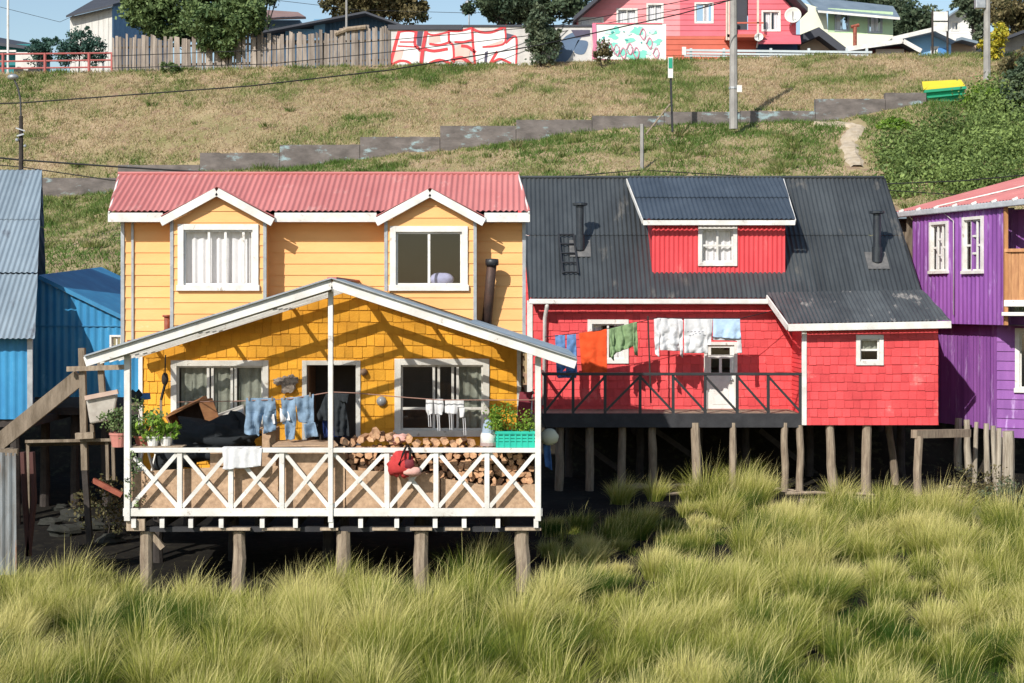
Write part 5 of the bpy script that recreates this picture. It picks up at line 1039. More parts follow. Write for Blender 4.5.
# painted walls
def strokes(mb, pts, wpx, Y, o):
    f = front(Y); pts = [Vector((*fp(x, y, Y), 0)) for x, y in pts]; w_ = wpx*Y/F/2
    for i in range(len(pts)-1):
        a, b = pts[i], pts[i+1]; d = (b-a).normalized()*w_*.6; n = Vector((-d.y, d.x, 0)).normalized()*w_; a = a-d; b = b+d
        oo = o+.0015*(i % 3); mb.quad(*[f.p(q.x, q.y, oo) for q in (a-n, b-n, b+n, a+n)])
def paint(mb, pts, Y, o): f = front(Y); mb.poly([f.p(a, b, o) for a, b in fpoly(pts, Y)])
def curve(pts, n=6):
    out = []; P = [Vector((x, y, 0)) for x, y in pts]
    for i in range(len(P)-1):
        p0 = P[max(i-1, 0)]; p1 = P[i]; p2 = P[i+1]; p3 = P[min(i+2, len(P)-1)]
        for k in range(n):
            t = k/n; q = .5*((2*p1)+(p2-p0)*t+(2*p0-5*p1+4*p2-p3)*t*t+(3*p1-p0-3*p2+p3)*t*t*t); out.append((q.x, q.y))
    out.append(pts[-1]); return out
Yg = 75.2; M['gw'] = fmat('painted_wall', (.62, .60, .58, 1), .8, scale=2.5); M['gred'] = fmat('red_spray_paint', (.66, .07, .08, 1)); M['gpink'] = fmat('pale_pink_paint', (.80, .52, .46, 1)); M['gpale'] = fmat('white_spray_paint', (.82, .80, .80, 1), .95); M['gblk'] = fmat('dark_spray_paint', (.10, .09, .14, 1))
t = thing('graffiti_wall', 'long wall painted with big red outlined white and pink graffiti letters', 'wall', W(460, 66, Yg))
part('panel', M['gw'], t, lambda mb: pxbox(mb, 390, 27, 592, 74, Yg, 0, .2)); part('coping', M['darkroof'], t, lambda mb: (pxbox(mb, 388, 25, 462, 30, Yg, -.1, .25), pxbox(mb, 462.3, 25, 592, 26.9, Yg, -.06, .25)))
def f_(mb):
    for P in ([(391, 65), (398, 32), (416, 31), (418, 48), (420, 64)], [(427, 45), (428, 33), (448, 33), (448, 44), (454, 45), (452, 62), (424, 63)], [(450, 41), (450, 31), (471, 29), (472, 41)], [(474, 64), (474, 33), (504, 30), (506, 42), (515, 38), (516, 64)]): paint(mb, P, Yg, .012)
part('letters', M['gpale'], t, f_)
def f_(mb):
    for P in ([(392, 63), (395, 50), (404, 49), (402, 58), (396, 64)], [(428, 44), (429, 36), (440, 35), (441, 42)], [(455, 48), (462, 43), (470, 50), (468, 62), (454, 61)], [(485, 46), (503, 40), (504, 44), (490, 47)]): paint(mb, P, Yg, .018)
part('letter_fill', M['gpink'], t, f_)
def f_(mb):
    for P, w_ in (([(390, 66), (394, 50), (399, 32)], 3.2), ([(399, 32), (408, 31), (416, 32)], 1.6), ([(416, 32), (415, 44), (418, 48), (420, 50)], 3), ([(400, 42), (414, 42)], 1.4), ([(398, 46), (416, 47)], 1.4), ([(391, 65), (400, 61), (408, 62), (412, 66)], 2.4), ([(421, 64), (423, 48), (426, 32)], 3.6), ([(426, 33), (434, 35), (449, 32)], 1.8), ([(430, 44), (440, 45), (450, 42)], 2.4), ([(424, 49), (434, 51), (447, 49)], 3), ([(449, 30), (449, 41), (453, 46), (454, 62)], 2.2), ([(430, 63), (440, 60), (452, 64)], 2.6), ([(450, 31), (460, 31), (472, 28)], 2), ([(455, 42), (463, 42), (472, 40)], 2), ([(462, 46), (468, 47), (475, 52)], 3), ([(452, 60), (462, 58), (472, 65)], 3.4), ([(472, 28), (473, 44), (475, 64)], 2.4), ([(473, 29), (480, 32), (492, 32), (506, 26)], 2.6), ([(505, 27), (505, 42), (496, 46), (483, 47)], 1.8), ([(506, 43), (516, 37), (516, 64)], 1.8), ([(497, 52), (492, 60), (490, 64)], 2.6), ([(492, 63), (500, 59), (510, 63)], 2.4)): strokes(mb, curve(P), w_, Yg, .024)
part('letter_outline', M['gred'], t, f_)
part('letter_shadow', M['gblk'], t, lambda mb: [paint(mb, P, Yg, .02) for P in ([(417, 32), (423, 31), (421, 46), (417, 46)], [(506, 33), (514, 35), (507, 41)], [(485, 52), (488, 51), (487, 63), (484, 63)], [(571, 30), (590, 30), (590, 36), (576, 38)])])
part('stain', fmat('blue_grey_stain', (.12, .18, .28, 1)), t, lambda mb: [paint(mb, curve(P+[P[0]], 4), Yg, .01) for P in ([(556, 50), (566, 36), (584, 30), (576, 46), (568, 60), (557, 66)], [(578, 40), (588, 42), (584, 54), (574, 52)])])
t = thing('mint_graffiti_wall', 'low wall covered in mint green and white graffiti in front of the pink house', 'wall', W(630, 62, Yg)); part('panel', fmat('white_wall_paint', (.78, .80, .76, 1), .93), t, lambda mb: pxbox(mb, 592.5, 24, 666, 66, Yg, 0, .2)); part('coping', M['pink'], t, lambda mb: pxbox(mb, 592.5, 23, 662, 24.2, Yg, -.04, .22))
def blots(m_, n, seed, rr, o, x0=597, x1=660):
    r_ = random.Random(seed)
    def g(mb):
        for k in range(n):
            cx, cy = r_.uniform(x0, x1), r_.uniform(29, 59); a0 = r_.uniform(0, 6); s = r_.uniform(*rr); paint(mb, [(cx+s*(1+.5*math.sin(3*u+a0))*math.cos(u), cy+s*.7*(1+.4*math.sin(2*u+a0))*math.sin(u)) for u in [2*math.pi*j/12 for j in range(12)]], Yg, o+.001*k)
    part('paint', m_, t, g)
blots(fmat('mint_paint', (.22, .66, .54, 1), .9), 13, 3, (3, 6), .008); blots(fmat('pale_aqua_paint', (.55, .82, .74, 1), .95), 10, 4, (2, 4), .026); blots(fmat('teal_spray', (.06, .38, .36, 1)), 9, 9, (.8, 1.6), .04)
def f_(mb):
    r_ = random.Random(5)
    for k in range(9): cx, cy = 600+k*6.6, r_.uniform(34, 55); P = curve([(cx, cy), (cx+3, cy-6), (cx+6, cy-1), (cx+4, cy+5), (cx, cy)], 4); strokes(mb, P, .9, Yg, .055)
    strokes(mb, [(594, 25), (595, 45), (594, 58)], 4, Yg, .05); strokes(mb, curve([(596, 59), (620, 60.5), (650, 60)]), 1.2, Yg, .05)
part('paint_outline', fmat('rose_spray', (.62, .20, .32, 1)), t, f_)
# guardrails
Yr_ = 76.3; t = thing('guardrail', 'pale steel crash barrier along the road in front of the pink house', 'guardrail', W(780, 60, Yr_)); zt = lambda px: 50.2+(px-688)*.012
part('beam', M['rail'], t, lambda mb: (mb.bar(W(684, 50.2, Yr_), W(872, 52.3, Yr_), .06, .11), mb.bar(W(684, 53.3, Yr_+.03), W(872, 55.4, Yr_+.03), .04, .10), mb.bar(W(684, 56, Yr_), W(872, 57.6, Yr_), .06, .06)))
for px in (690, 723, 770, 808, 846, 866): part('post', M['rail'], t, lambda mb: pxbox(mb, px, 48, px+2.4, 66, Yr_, .06, .2))
part('end_plate', M['white'], t, lambda mb: pxbox(mb, 682, 47, 686, 55, Yr_, -.05, .05))
t = thing('red_railing', 'red painted pipe railing at the road edge, top left', 'railing', W(55, 74, 76))
part('rails', M['redrail'], t, lambda mb: [mb.tube([W(-40, a, 76), W(113, b, 76)], .045, 6) for a, b in ((54.5, 53), (62, 60), (69, 67))])
for px in (3, 45, 89, 112): part('post', M['redrail'], t, lambda mb: mb.tube([W(px, 78, 76), W(px, 53, 76)], .075, 7))
t = thing('kerb_wall', 'low pale concrete kerb wall under the red railing', 'wall', W(55, 76, 75.6)); part('coping', M['concrete'], t, lambda mb: (pxbox(mb, -40, 73.5, 78, 80, 75.4, 0, .4), pxbox(mb, 80, 75, 92, 82, 75.3, -.2, .3), pxbox(mb, 94, 73, 112, 80, 75.4, 0, .3)))
# retaining wall in steps up the bank
t = thing('retaining_wall', 'long stepped concrete retaining wall stained with faded paint across the bank', 'wall', (0, 62.7, 5))
M['rwall'] = mat('stained_retaining_wall', (.195, .17, .158, 1), (.10, .088, .082, 1), .95, 1.1, (1, 1, 2.2), .6, 8, spots=.9, spotcol=(.28, .38, .40, 1), spotamt=.44)
edges = [(20, 178), (118, 165), (200, 153), (280, 145), (360, 137), (440, 126), (516, 120), (592, 116), (664, 112), (740, 111), (815, 99), (885, 93), (926, 92)]
for (a, ya), (b, yb) in zip(edges, edges[1:]):
    x0, x1 = WX(a)*62.7/63, WX(b)*62.7/63; zt_ = (HY-ya)*62.7/1500; zl = min(zground(x0, 62.4), zground(x1, 62.4))-.5; o = random.uniform(0, .06)
    mb = MB(); n = 8
    for k in range(n):
        u0, u1 = x0+.01+(x1-x0-.02)*k/n, x0+.01+(x1-x0-.02)*(k+1)/n; zz = zt_+.03*noise.noise(Vector((u0*2, 1, 1))); mb.box(u0, 62.65-o, zl, u1, 62.95, zz)
    mb.build('wall_panel', M['rwall'], t)
# dumpster
Y = 64.0; q = W(944, 105, Y); t = thing('dumpster', 'green skip with a sloping yellow lid at the end of the retaining wall', 'dumpster', q)
P = lambda px, py, y: W(px, py-1.5, y)+Vector((0, 0, 0))
part('body', fmat('green_skip_paint', (.03, .48, .26, 1), .75, scale=2), t, lambda mb: mb.hexa([P(930, 107, 64), P(964, 101, 64.3), P(960, 101, 65.4), P(926, 105, 65.2), P(925, 93, 63.8), P(965, 89, 64.1), P(962, 86, 65.4), P(922, 88, 65.2)]))
part('rim', fmat('green_rim_paint', (.03, .36, .20, 1)), t, lambda mb: (mb.bar(P(924, 93, 63.75), P(966, 89, 64.05), .1, .12), mb.bar(P(928, 99, 63.85), P(965, 95, 64.1), .06, .06)))
part('lid', fmat('yellow_lid', (.78, .62, .04, 1), .9), t, lambda mb: mb.hexa([P(923, 91.5, 63.7), P(965, 88, 64.0), P(961, 82, 65.4), P(922, 84, 65.2), P(923, 90.5, 63.7), P(965, 87, 64.0), P(961, 81, 65.4), P(922, 83, 65.2)]))
for a in ((931, 107, 63.9), (961, 103, 64.1)): part('wheel', M['cable'], t, lambda mb: mb.lathe(P(*a), [(0, 0), (.12, 0), (.12, .1), (0, .1)], 10, (0, 1, 0)))
# poles
def pole(name, lb, cat, x, Y, yt, yb, r, m_, grp=None):
    t = thing(name, lb, cat, W(x, yb, Y), grp); part('pole', m_, t, lambda mb: mb.tube([W(x, yb+3, Y), W(x, yt, Y)], [r*1.15, r*.85], 8)); return t
p = pole('utility_pole', 'tall square grey concrete pole standing before the pink house', 'pole', 733.5, 60.5, -60, 126, .15, M['concrete'])
part('band', M['metal'], p, lambda mb: mb.tube([W(733.5, 87, 60.5), W(733.5, 89, 60.5)], .19, 8)); part('sign_plate', M['white'], p, lambda mb: pxbox(mb, 737, 85, 742, 92, 60.3, 0, .03))
p = pole('utility_pole', 'grey concrete pole with a junction box beside the yellow shrub', 'pole', 987, 66, -60, 77, .14, M['concrete']); part('junction_box', M['metal'], p, lambda mb: pxbox(mb, 976, -10, 986, 8, 65.8, 0, .3), bevel=.03)
p = pole('street_lamp', 'dark wooden pole with a curved lamp arm rising above the blue grey roof', 'street lamp', 21, 48, 116, 190, .075, M['wooddark'])
part('lamp_arm', M['blackmetal'], p, lambda mb: mb.tube([W(21, 120, 48), W(20.5, 100, 48), W(18, 88, 48), W(14, 79, 48)], .03, 6)); part('lamp_head', M['metal'], p, lambda mb: mb.blob(W(13, 77, 48), .14, 8, (1.3, 1, .7)), smooth=True)
part('bracket', M['metal'], p, lambda mb: (mb.bar(W(16, 128, 47.9), W(25, 131, 47.9), .04, .04), mb.bar(W(17, 136, 47.9), W(24, 134, 47.9), .05, .05), mb.blob(W(25, 146, 47.9), .05), mb.blob(W(17, 140, 47.9), .06)))
p = pole('mast', 'thin white mast behind the red railing at the left edge', 'mast', 8, 78, -60, 76, .06, M['white'])
p = pole('street_lamp', 'distant grey lamp post in the gap of sky between the two trees', 'street lamp', 469, 92, 3, 70, .05, M['metal']); part('lamp_head', M['metal'], p, lambda mb: (mb.blob(W(468, 3, 92), .2, 6, (1, 1, .9)), mb.blob(W(463, 6, 92), .1), mb.blob(W(463, 12, 92), .08)))
p = pole('utility_pole', 'thin pale pole behind the plank fence in front of the blue gabled shed', 'pole', 346.5, 80, -40, 70, .06, M['concrete'])
t = thing('road_sign', 'narrow green and white sign on a dark post on the bank', 'sign', W(672, 130, 60.5)); part('post', M['blackmetal'], t, lambda mb: mb.tube([W(672.5, 132, 60.5), W(670.5, 72, 60.5)], .045, 6)); part('sign_plate', M['white'], t, lambda mb: pxbox(mb, 668, 57, 673, 78, 60.4, -.02, .02)); part('sign_top', fmat('green_sign_paint', (.02, .32, .2, 1)), t, lambda mb: pxbox(mb, 668.6, 58, 672.4, 68, 60.36, -.01, .01))
t = thing('fence_post', 'short grey concrete post standing above the dark roof ridge', 'post', W(642, 176, 56)); part('post', M['concrete'], t, lambda mb: mb.tube([W(642, 182, 56), W(642, 124, 56)], .07, 6))
t = thing('leaning_stick', 'bare pole leaning beside the short concrete post', 'stick', W(646, 132, 59)); part('stick', M['woodlight'], t, lambda mb: mb.tube([W(646, 134, 59), W(670, 104, 59.8)], .035, 5))
# cables
def cable(lb, pts, r=.022, sag=0):
    P = [W(*p) for p in pts]; mb = MB(); Q = []
    for a, b in zip(P, P[1:]):
        for k in range(8): t = k/8; Q.append(a.lerp(b, t)+Vector((0, 0, -sag*4*t*(1-t))))
    Q.append(P[-1]); mb.tube(Q, r, 5); o = mb.build('overhead_cable', M['cable']); tag(o, lb, 'cable', 'overhead cables')
cable('thick black cable crossing the whole bank and rising towards the pink house', [(-60, 105, 52), (21, 103, 52), (250, 86, 52), (390, 70, 53), (540, 45, 55), (680, 14, 58), (760, -8, 60)], .024)
cable('cable dipping from the wooden lamp pole to behind the yellow house roof', [(-60, 152, 48), (21, 160, 48), (120, 167, 47), (300, 178, 46)], .03)
cable('lower cable passing the wooden lamp pole just above the blue grey roof', [(-60, 160, 48), (21, 167, 48), (110, 180, 46), (200, 186, 44)], .018)
cable('thin wire in front of the plank fence, upper of two', [(112, 56, 72), (270, 50, 72), (390, 40, 73), (560, 25, 75), (740, -10, 80)], .02)
cable('thin wire in front of the plank fence, lower of two', [(112, 68, 72), (270, 64, 72), (390, 52, 73), (560, 32, 75), (740, -2, 80)], .02)
cable('cable running right from the black roof ridge over the brambles', [(560, 177, 44), (642, 170, 56), (740, 176, 50), (884, 184, 44), (960, 181, 44), (1080, 170, 44)], .018)
cable('cable just above the purple house roof, lower of the pair', [(884, 190, 44), (960, 195, 44), (1080, 182, 44)], .014)
cable('very thin wire high in the left sky', [(-20, 2, 90), (60, 22, 90), (130, -10, 90)], .014); cable('wire across the gap of sky by the distant lamp post', [(240, -4, 95), (360, 10, 95), (469, 13, 92), (600, 8, 92)], .016)

# ================================================================ THINGS ON THE PORCH AND BALCONY
def clothpart(name, m_, polys, Y, parent=None, fold=.02, per=.09, cell=.025, flare=1.0, sway=0.0, seed=0, th=.012):
    P = [fpoly(p, Y) for p in polys]; zt = max(b for p in P for a, b in p); zb = min(b for p in P for a, b in p); f = front(Y); vs = []; fs = []; key = {}
    def vid(a, b):
        k = (round(a, 4), round(b, 4))
        if k not in key:
            t = (zt-b)/(zt-zb+1e-6); ph = a/per*2*math.pi+seed; o = fold*1.5*(.3+flare*t)*(math.sin(ph+3*noise.noise(Vector((a*5, b*4, seed))))+.9*noise.noise(Vector((a*9, b*7, seed+3)))+.5*noise.noise(Vector((a*24, b*20, seed+5))))+sway*t*t
            key[k] = len(vs); vs.append(f.p(a, b, o))
        return key[k]
    for p in P:
        a0 = min(q[0] for q in p); a1 = max(q[0] for q in p); b0 = min(q[1] for q in p); b1 = max(q[1] for q in p); a = math.floor(a0/cell)*cell
        while a < a1:
            b = math.floor(b0/cell)*cell
            while b < b1:
                c = cutrect(p, a, b, a+cell, b+cell)
                if len(c) > 2 and area(c) > 1e-7:
                    ids = []
                    for q in c:
                        v = vid(*q)
                        if v not in ids: ids.append(v)
                    if len(ids) > 2: fs.append(ids)
                b += cell
            a += cell
    me = bpy.data.meshes.new(name); off = origin(parent); me.from_pydata([tuple(v-off) for v in vs], [], fs); me.materials.append(m_); me.polygons.foreach_set('use_smooth', [True]*len(fs)); me.update()
    o = bpy.data.objects.new(name, me); col.objects.link(o); o.parent = parent; m = o.modifiers.new('s', 'SOLIDIFY'); m.thickness = th; m.offset = 0; return o
def garment(name, lb, cat, Y, parts, group=None, **kw):
    xs_ = [q for _, _, P in parts for p in P for q in p]; c = W(sum(q[0] for q in xs_)/len(xs_), min(q[1] for q in xs_), Y); t = thing(name, lb, cat, c, group)
    for i, (pn, m_, P) in enumerate(parts): clothpart(pn, m_, P, Y-.012*i, t, seed=hash(lb) % 7+i*2, **kw)
    return t
def pegs(parent, pts, Y, m_='woodlight'):
    for x, y in pts: part('clothes_peg', M[m_], parent, lambda mb: mb.bar(W(x, y-1.5, Y-.03), W(x, y+2.5, Y-.03), .02, .02))
Yc = 23.75
t = tag(part('washing_line', M['rope'], None, lambda mb: (mb.tube([W(240, 401, Yc), W(290, 399, Yc), W(331, 392, Yc), W(356, 393, Yc)], .008, 5), mb.tube([W(240, 401, Yc), W(178, 402, YW)], .008, 5), mb.tube([W(356, 393, Yc), W(400, 397, Yc), W(440, 400, Yc), W(536, 400, Yc)], .008, 5))), 'thin washing line strung along the yellow porch', 'washing line')
g = garment('jeans', 'light blue jeans folded over the porch line, leftmost pair', 'jeans', Yc, [('legs', M['denim'], [[(246, 398), (275, 398), (276, 410), (262, 415), (246, 412)], [(246, 412), (262, 414), (259, 436), (244, 434)], [(262, 414), (276, 410), (276, 430), (264, 434)]]), ('pocket_lining', M['cwhite'], [[(266, 416), (274, 414), (275, 424), (268, 426)]])], fold=.035, per=.17); pegs(g, [(249, 398), (272, 398)], Yc)
g = garment('jeans', 'light blue jeans with long hanging legs on the porch line, right of the first pair', 'jeans', Yc, [('legs', M['denim'], [[(281, 398), (296, 397), (296, 424), (283, 424)], [(296, 397), (314, 394), (314, 424), (298, 422)], [(285, 424), (296, 424), (295, 439), (286, 440)], [(304, 424), (315, 422), (319, 436), (306, 438)]]), ('pocket_lining', M['cwhite'], [[(280, 408), (288, 412), (291, 420), (281, 422)]])], fold=.035, per=.17); pegs(g, [(284, 397), (310, 394)], Yc)
g = garment('shirt', 'black shirt hanging bunched on the porch line before the doorway', 'shirt', Yc, [('cloth', M['cdark'], [[(326, 394), (331, 393), (331, 421), (319, 420), (317, 415)], [(334, 393), (346, 394), (345, 402), (350, 436), (334, 436)]])], fold=.03, per=.1)
g = garment('trousers', 'navy trousers hanging in the doorway behind the porch post', 'trousers', Yc+.15, [('legs', M['cnavy'], [[(322, 408), (331, 404), (331, 438), (324, 438)], [(333, 404), (341, 402), (347, 437), (333, 437)]])], fold=.02, per=.14)
g = garment('dishcloth', 'pale crumpled cloth pegged on the line beside the porch post', 'cloth', Yc-.05, [('cloth', M['cdark'], [[(336, 393), (349, 394), (347, 403), (340, 401)]])], fold=.02, per=.06)
g = garment('tea_towel', 'white cloth draped over the porch railing', 'cloth', YF-.075, [('cloth', M['cwhite'], [[(222, 448), (262, 448), (261, 466), (240, 468.5), (224, 467)], [(224, 466), (240, 467), (228, 470), (222, 469)]])], fold=.012, per=.14, flare=.6)
part('cloth_fold', M['cwhite'], g, lambda mb: [mb.box(W(223, 0, YF).x, YF-.085, zr1+.037, W(261, 0, YF).x, YF+.07, zr1+.05)], bevel=.008)
Yh = 24.4
for i, (P, lb) in enumerate(([[[(426, 399), (433, 399), (433, 413), (428, 416), (426, 410)]], 'white sock hanging on the line, leftmost of four before the right window']
        , [[[(434, 399), (443, 399), (444, 407), (442, 415), (435, 414)]], 'white rounded cloth on the line, second of four before the right window'], [[[(445, 400), (464, 400), (464, 408), (458, 407), (457, 414), (445, 413)]], 'wide white cloth on the line, third of four before the right window'], [[[(459, 408), (465, 408), (464, 417), (460, 418)]], 'small white sock hanging lowest before the right window'])):
    g = garment('sock' if i in (0, 3) else 'small_cloth', lb, 'sock' if i in (0, 3) else 'cloth', Yc+.1, [('cloth', M['cwhite'], P)], group='small white laundry before the right window', fold=.01, per=.1)
    for dx in ((2, 4) if i != 3 else (1, 3)):
        x, y = P[0][0][0]+dx+i, P[0][-1][1]+2; part('tape', M['cwhite'], g, lambda mb: mb.tube([W(x, y-2, Yc+.1), W(x+.6, y+7, Yc+.1), W(x+1, y+15, Yc+.1)], .006, 4))
# red bag on the railing
q = W(406, 464, YF-.12); t = thing('bag', 'faded red and pink bag with a black strap hung on the porch railing', 'bag', q)
part('body', M['cred'], t, lambda mb: (mb.blob(q+Vector((-.06, 0, 0)), .21, 12, (.95, .45, .92), .5), mb.blob(q+Vector((-.17, .0, -.03)), .13, 10, (.8, .5, 1.3), .4)), smooth=True); part('pocket', M['cpink'], t, lambda mb: mb.blob(q+Vector((.10, -.05, -.11)), .14, 10, (1.0, .55, .55), .3), smooth=True); part('flap', mat('dark_red_lining', (.16, .02, .03, 1)), t, lambda mb: mb.blob(q+Vector((.05, -.085, .01)), .095, 8, (1, .25, .8), .3), smooth=True)
part('strap', M['cblk'], t, lambda mb: mb.tube([q+Vector((-.10, -.12, .0)), q+Vector((-.04, -.12, .16)), q+Vector((0, -.03, .26)), q+Vector((.03, .06, .28)), q+Vector((.07, -.02, .2)), q+Vector((.06, -.1, .08))], .018, 6), smooth=True)
# OPEN wooden cabinet leaning
Yk = 25.2; t = thing('cabinet', 'old open backed wooden cabinet tipped on its side under the left window', 'cabinet', W(190, 430, Yk)); dv = Vector((.0, .55, .05))
A, B_, C_, D_ = W(166, 417, Yk), W(199, 401, Yk), W(209, 429, Yk), W(177, 437, Yk)
woodb = mat('brown_cabinet_wood', (.36, .17, .07, 1), (.22, .09, .04, 1), .6, 4, (1, 1, 4))
def pl(mb, a, b, th=.03, d=dv): n = (b-a).cross(d).normalized()*th/2; mb.hexa([a-n, b-n, b-n+d, a-n+d, a+n, b+n, b+n+d, a+n+d])
for a, b in ((A, B_), (B_, C_), (C_, D_), (D_, A)): part('side_panel', woodb, t, lambda mb: pl(mb, a, b))
part('back_panel', M['wooddark'], t, lambda mb: mb.quad(A+dv*.98, B_+dv*.98, C_+dv*.98, D_+dv*.98)); E_ = W(212, 398, Yk+.0); F_ = W(221, 424, Yk)
part('door', woodb, t, lambda mb: mb.hexa([B_+Vector((.0, -.02, 0)), E_, F_, C_+Vector((0, -.02, 0)), B_+Vector((0, .03, .02)), E_+Vector((0, .04, 0)), F_+Vector((0, .04, 0)), C_+Vector((0, .03, 0))]))
t = thing('washtub', 'white plastic tub resting against the wall right of the tipped cabinet', 'tub', W(235, 425, 25.3)); part('tub', M['white'], t, lambda mb: mb.hexa([W(218, 440, 25.1), W(246, 440, 25.1), W(246, 440, 25.6), W(218, 440, 25.6), W(216, 420, 25.0), W(244, 408, 25.0), W(244, 404, 25.8), W(216, 414, 25.8)]), bevel=.03)
t = thing('tarpaulin', 'black tarpaulin bundled over a heap on the porch floor', 'tarpaulin', W(205, 450, 24.6)); part('sheet', M['cdark'], t, lambda mb: (mb.blob(W(210, 440, 24.7), .42, 14, (1.5, .7, .75), .9), mb.blob(W(238, 434, 24.9), .3, 12, (1.1, .7, .9), .8), mb.blob(W(180, 450, 24.8), .4, 12, (1.2, .7, .8), .8)), smooth=True)
t = thing('cardboard_box', 'brown cardboard box on the porch behind the jeans', 'box', W(268, 440, 24.3)); part('box', M['osb'], t, lambda mb: pxbox(mb, 262, 428, 276, 470, 24.3, 0, .4, None), bevel=.01); part('flap', M['osb'], t, lambda mb: mb.bar(W(264, 428, 24.25), W(278, 422, 24.1), .2, .012))
t = thing('pallet_board', 'pale chipboard sheet lying flat on the porch behind the railing', 'board', W(310, 445, 24)); part('board', M['osb'], t, lambda mb: mb.hexa([W(272, 447, 23.3), W(338, 446, 23.3), W(338, 446, 24.1)+Vector((0, 0, -.05)), W(276, 447, 24.1)+Vector((0, 0, -.05)), W(272, 445.5, 23.3), W(338, 444.5, 23.3), W(334, 440, 24.1), W(280, 440, 24.1)]))
t = thing('wall_ornament', 'small carved grey ornament hung on the orange wall left of the doorway', 'ornament', W(287, 383, YW-.05)); part('carving', mat('driftwood', (.45, .38, .32, 1), (.12, .1, .09, 1), .8, 14), t, lambda mb: (mb.blob(W(288, 384, YW-.08), .13, 9, (1, .4, 1), .8), mb.blob(W(280, 381, YW-.07), .10, 8, (1.2, .35, .6), .8), mb.blob(W(292, 380, YW-.06), .10, 8, (.8, .4, .9), .8)))
t = thing('hanging_float', 'dark rope and float hanging at the left end of the porch', 'float', W(165, 378, 25.6)); part('rope', M['cable'], t, lambda mb: (mb.tube([W(165.5, 355, 25.6), W(165, 374, 25.6)], .012, 5), mb.tube([W(165, 384, 25.6), W(161, 400, 25.6)], .025, 5))); part('float', M['wooddark'], t, lambda mb: mb.blob(W(165, 379, 25.6), .085, 8, (.7, .7, 1.3)), smooth=True); part('stick', M['woodlight'], t, lambda mb: mb.bar(W(161, 400, 25.5), W(161, 428, 25.5), .04, .03))
t = thing('work_cloth', 'grey and blue rag bunched on top of the left railing end', 'rag', W(136, 398, 23.6)); part('rag', M['cdark'], t, lambda mb: mb.blob(W(135, 398, 23.6), .14, 9, (1, .7, .9), .8), smooth=True); part('blue_rag', M['denim2'], t, lambda mb: mb.bar(W(141, 397, 23.6), W(150, 396, 23.6), .06, .1)); part('hook_board', M['wood'], t, lambda mb: mb.bar(W(128, 404, 23.5), W(141, 404, 23.5), .05, .05))
# potted plants
def pot(mb, c, r, h): mb.lathe(c, [(0, 0), (r*.75, 0), (r, h*.85), (r*1.08, h*.85), (r*1.08, h), (r*.9, h), (r*.85, h*.8), (0, h*.8)], 14)
for px, Y, lb, pc, lm, rx, rz, n, h in ((119, 23.3, 'leafy plant in a square pink pot outside the left porch post', 'p', 'leaf', .27, .24, 620, .22), (144, 23.25, 'tall dark leaved plant behind the left end of the railing', 'd', 'leaf', .32, .32, 800, .2), (153, 23.1, 'bright broad leaved plant on the railing shelf', 'w', 'leafbright', .26, .22, 330, .15), (166, 23.15, 'smaller broad leaved plant in a white pot at the right of the shelf', 'w', 'leafbright', .20, .15, 200, .14)):
    z = {119: -2.28, 144: -2.30, 153: -2.245, 166: -2.245}[px]; c = Vector((W(px, 0, Y).x, Y, z)); t = thing('potted_plant', lb, 'potted plant', c, 'potted plants at the left end of the porch')
    part('pot', {'p': fmat('pink_pot', (.55, .22, .18, 1)), 'd': fmat('clay_pot', (.45, .14, .10, 1)), 'w': M['white']}[pc], t, lambda mb: pot(mb, c, .14 if px < 150 else .10, h))
    cz = c.z+h+rz*.7; cl = [(c.x+random.uniform(-1, 1)*rx*.8, c.y+random.uniform(-.5, .5)*rx, cz+random.uniform(-.8, .9)*rz, rx*.45, random.uniform(.2, .9)) for _ in range(12)]
    leaves('foliage', M[lm], cl, n, .085 if px > 150 else .06, t); part('stem', M['wood'], t, lambda mb: [mb.tube([c+Vector((0, 0, h*.8)), Vector(q[:3])], .008, 4) for q in cl])
t = thing('shelf_board', 'weathered shelf board laid on the left end of the porch railing', 'board', W(160, 450, 23.1)); part('board', M['woodlight'], t, lambda mb: mb.box(W(132, 0, 23.1).x, 23.0, -2.262, W(184, 0, 23.1).x, 23.3, -2.247, .4))
v = thing('climbing_vine', 'thin leafy vine climbing the left porch post below the plants', 'plant', W(133, 500, 22.95)); cl = [(*W(131+random.uniform(-4, 9), y, 22.93), .05, random.random()) for y in range(452, 505, 4)]; leaves('foliage', M['leaf'], cl, 170, .05, v); part('stem', M['wooddark'], v, lambda mb: mb.tube([Vector(c[:3]) for c in cl], .006, 4))
# teal crate of plants, jug, float
x0, x1 = W(496, 0, 23.15).x, W(535, 0, 23.15).x; t = thing('planter_crate', 'teal plastic crate full of feathery green plants on the right end of the railing', 'crate', ((x0+x1)/2, 23.2, -2.26))
def f_(mb):
    z0, z1 = -2.262, -2.02
    for k in range(5): zz = z0+k*(z1-z0)/5; hh = (z1-z0)/5-(.012 if k in (1, 2, 3) else 0); mb.box(x0, 22.98, zz, x1, 22.995, zz+hh); mb.box(x0, 23.36, zz, x1, 23.375, zz+hh); mb.box(x0, 22.996, zz, x0+.015, 23.359, zz+hh); mb.box(x1-.015, 22.996, zz, x1, 23.359, zz+hh)
    mb.box(x0-.015, 22.965, z1-.03, x1+.015, 22.98, z1+.01); mb.box(x0+.02, 23.0, z0, x1-.02, 23.35, z0+.15)
    for k in range(7): xx = lerp(x0+.03, x1-.03, k/6); mb.box(xx-.012, 22.972, z0, xx+.012, 22.981, z1-.03)
part('crate', M['teal'], t, f_); part('soil', M['wooddark'], t, lambda mb: mb.box(x0+.02, 23.0, -2.1, x1-.02, 23.35, -2.06))
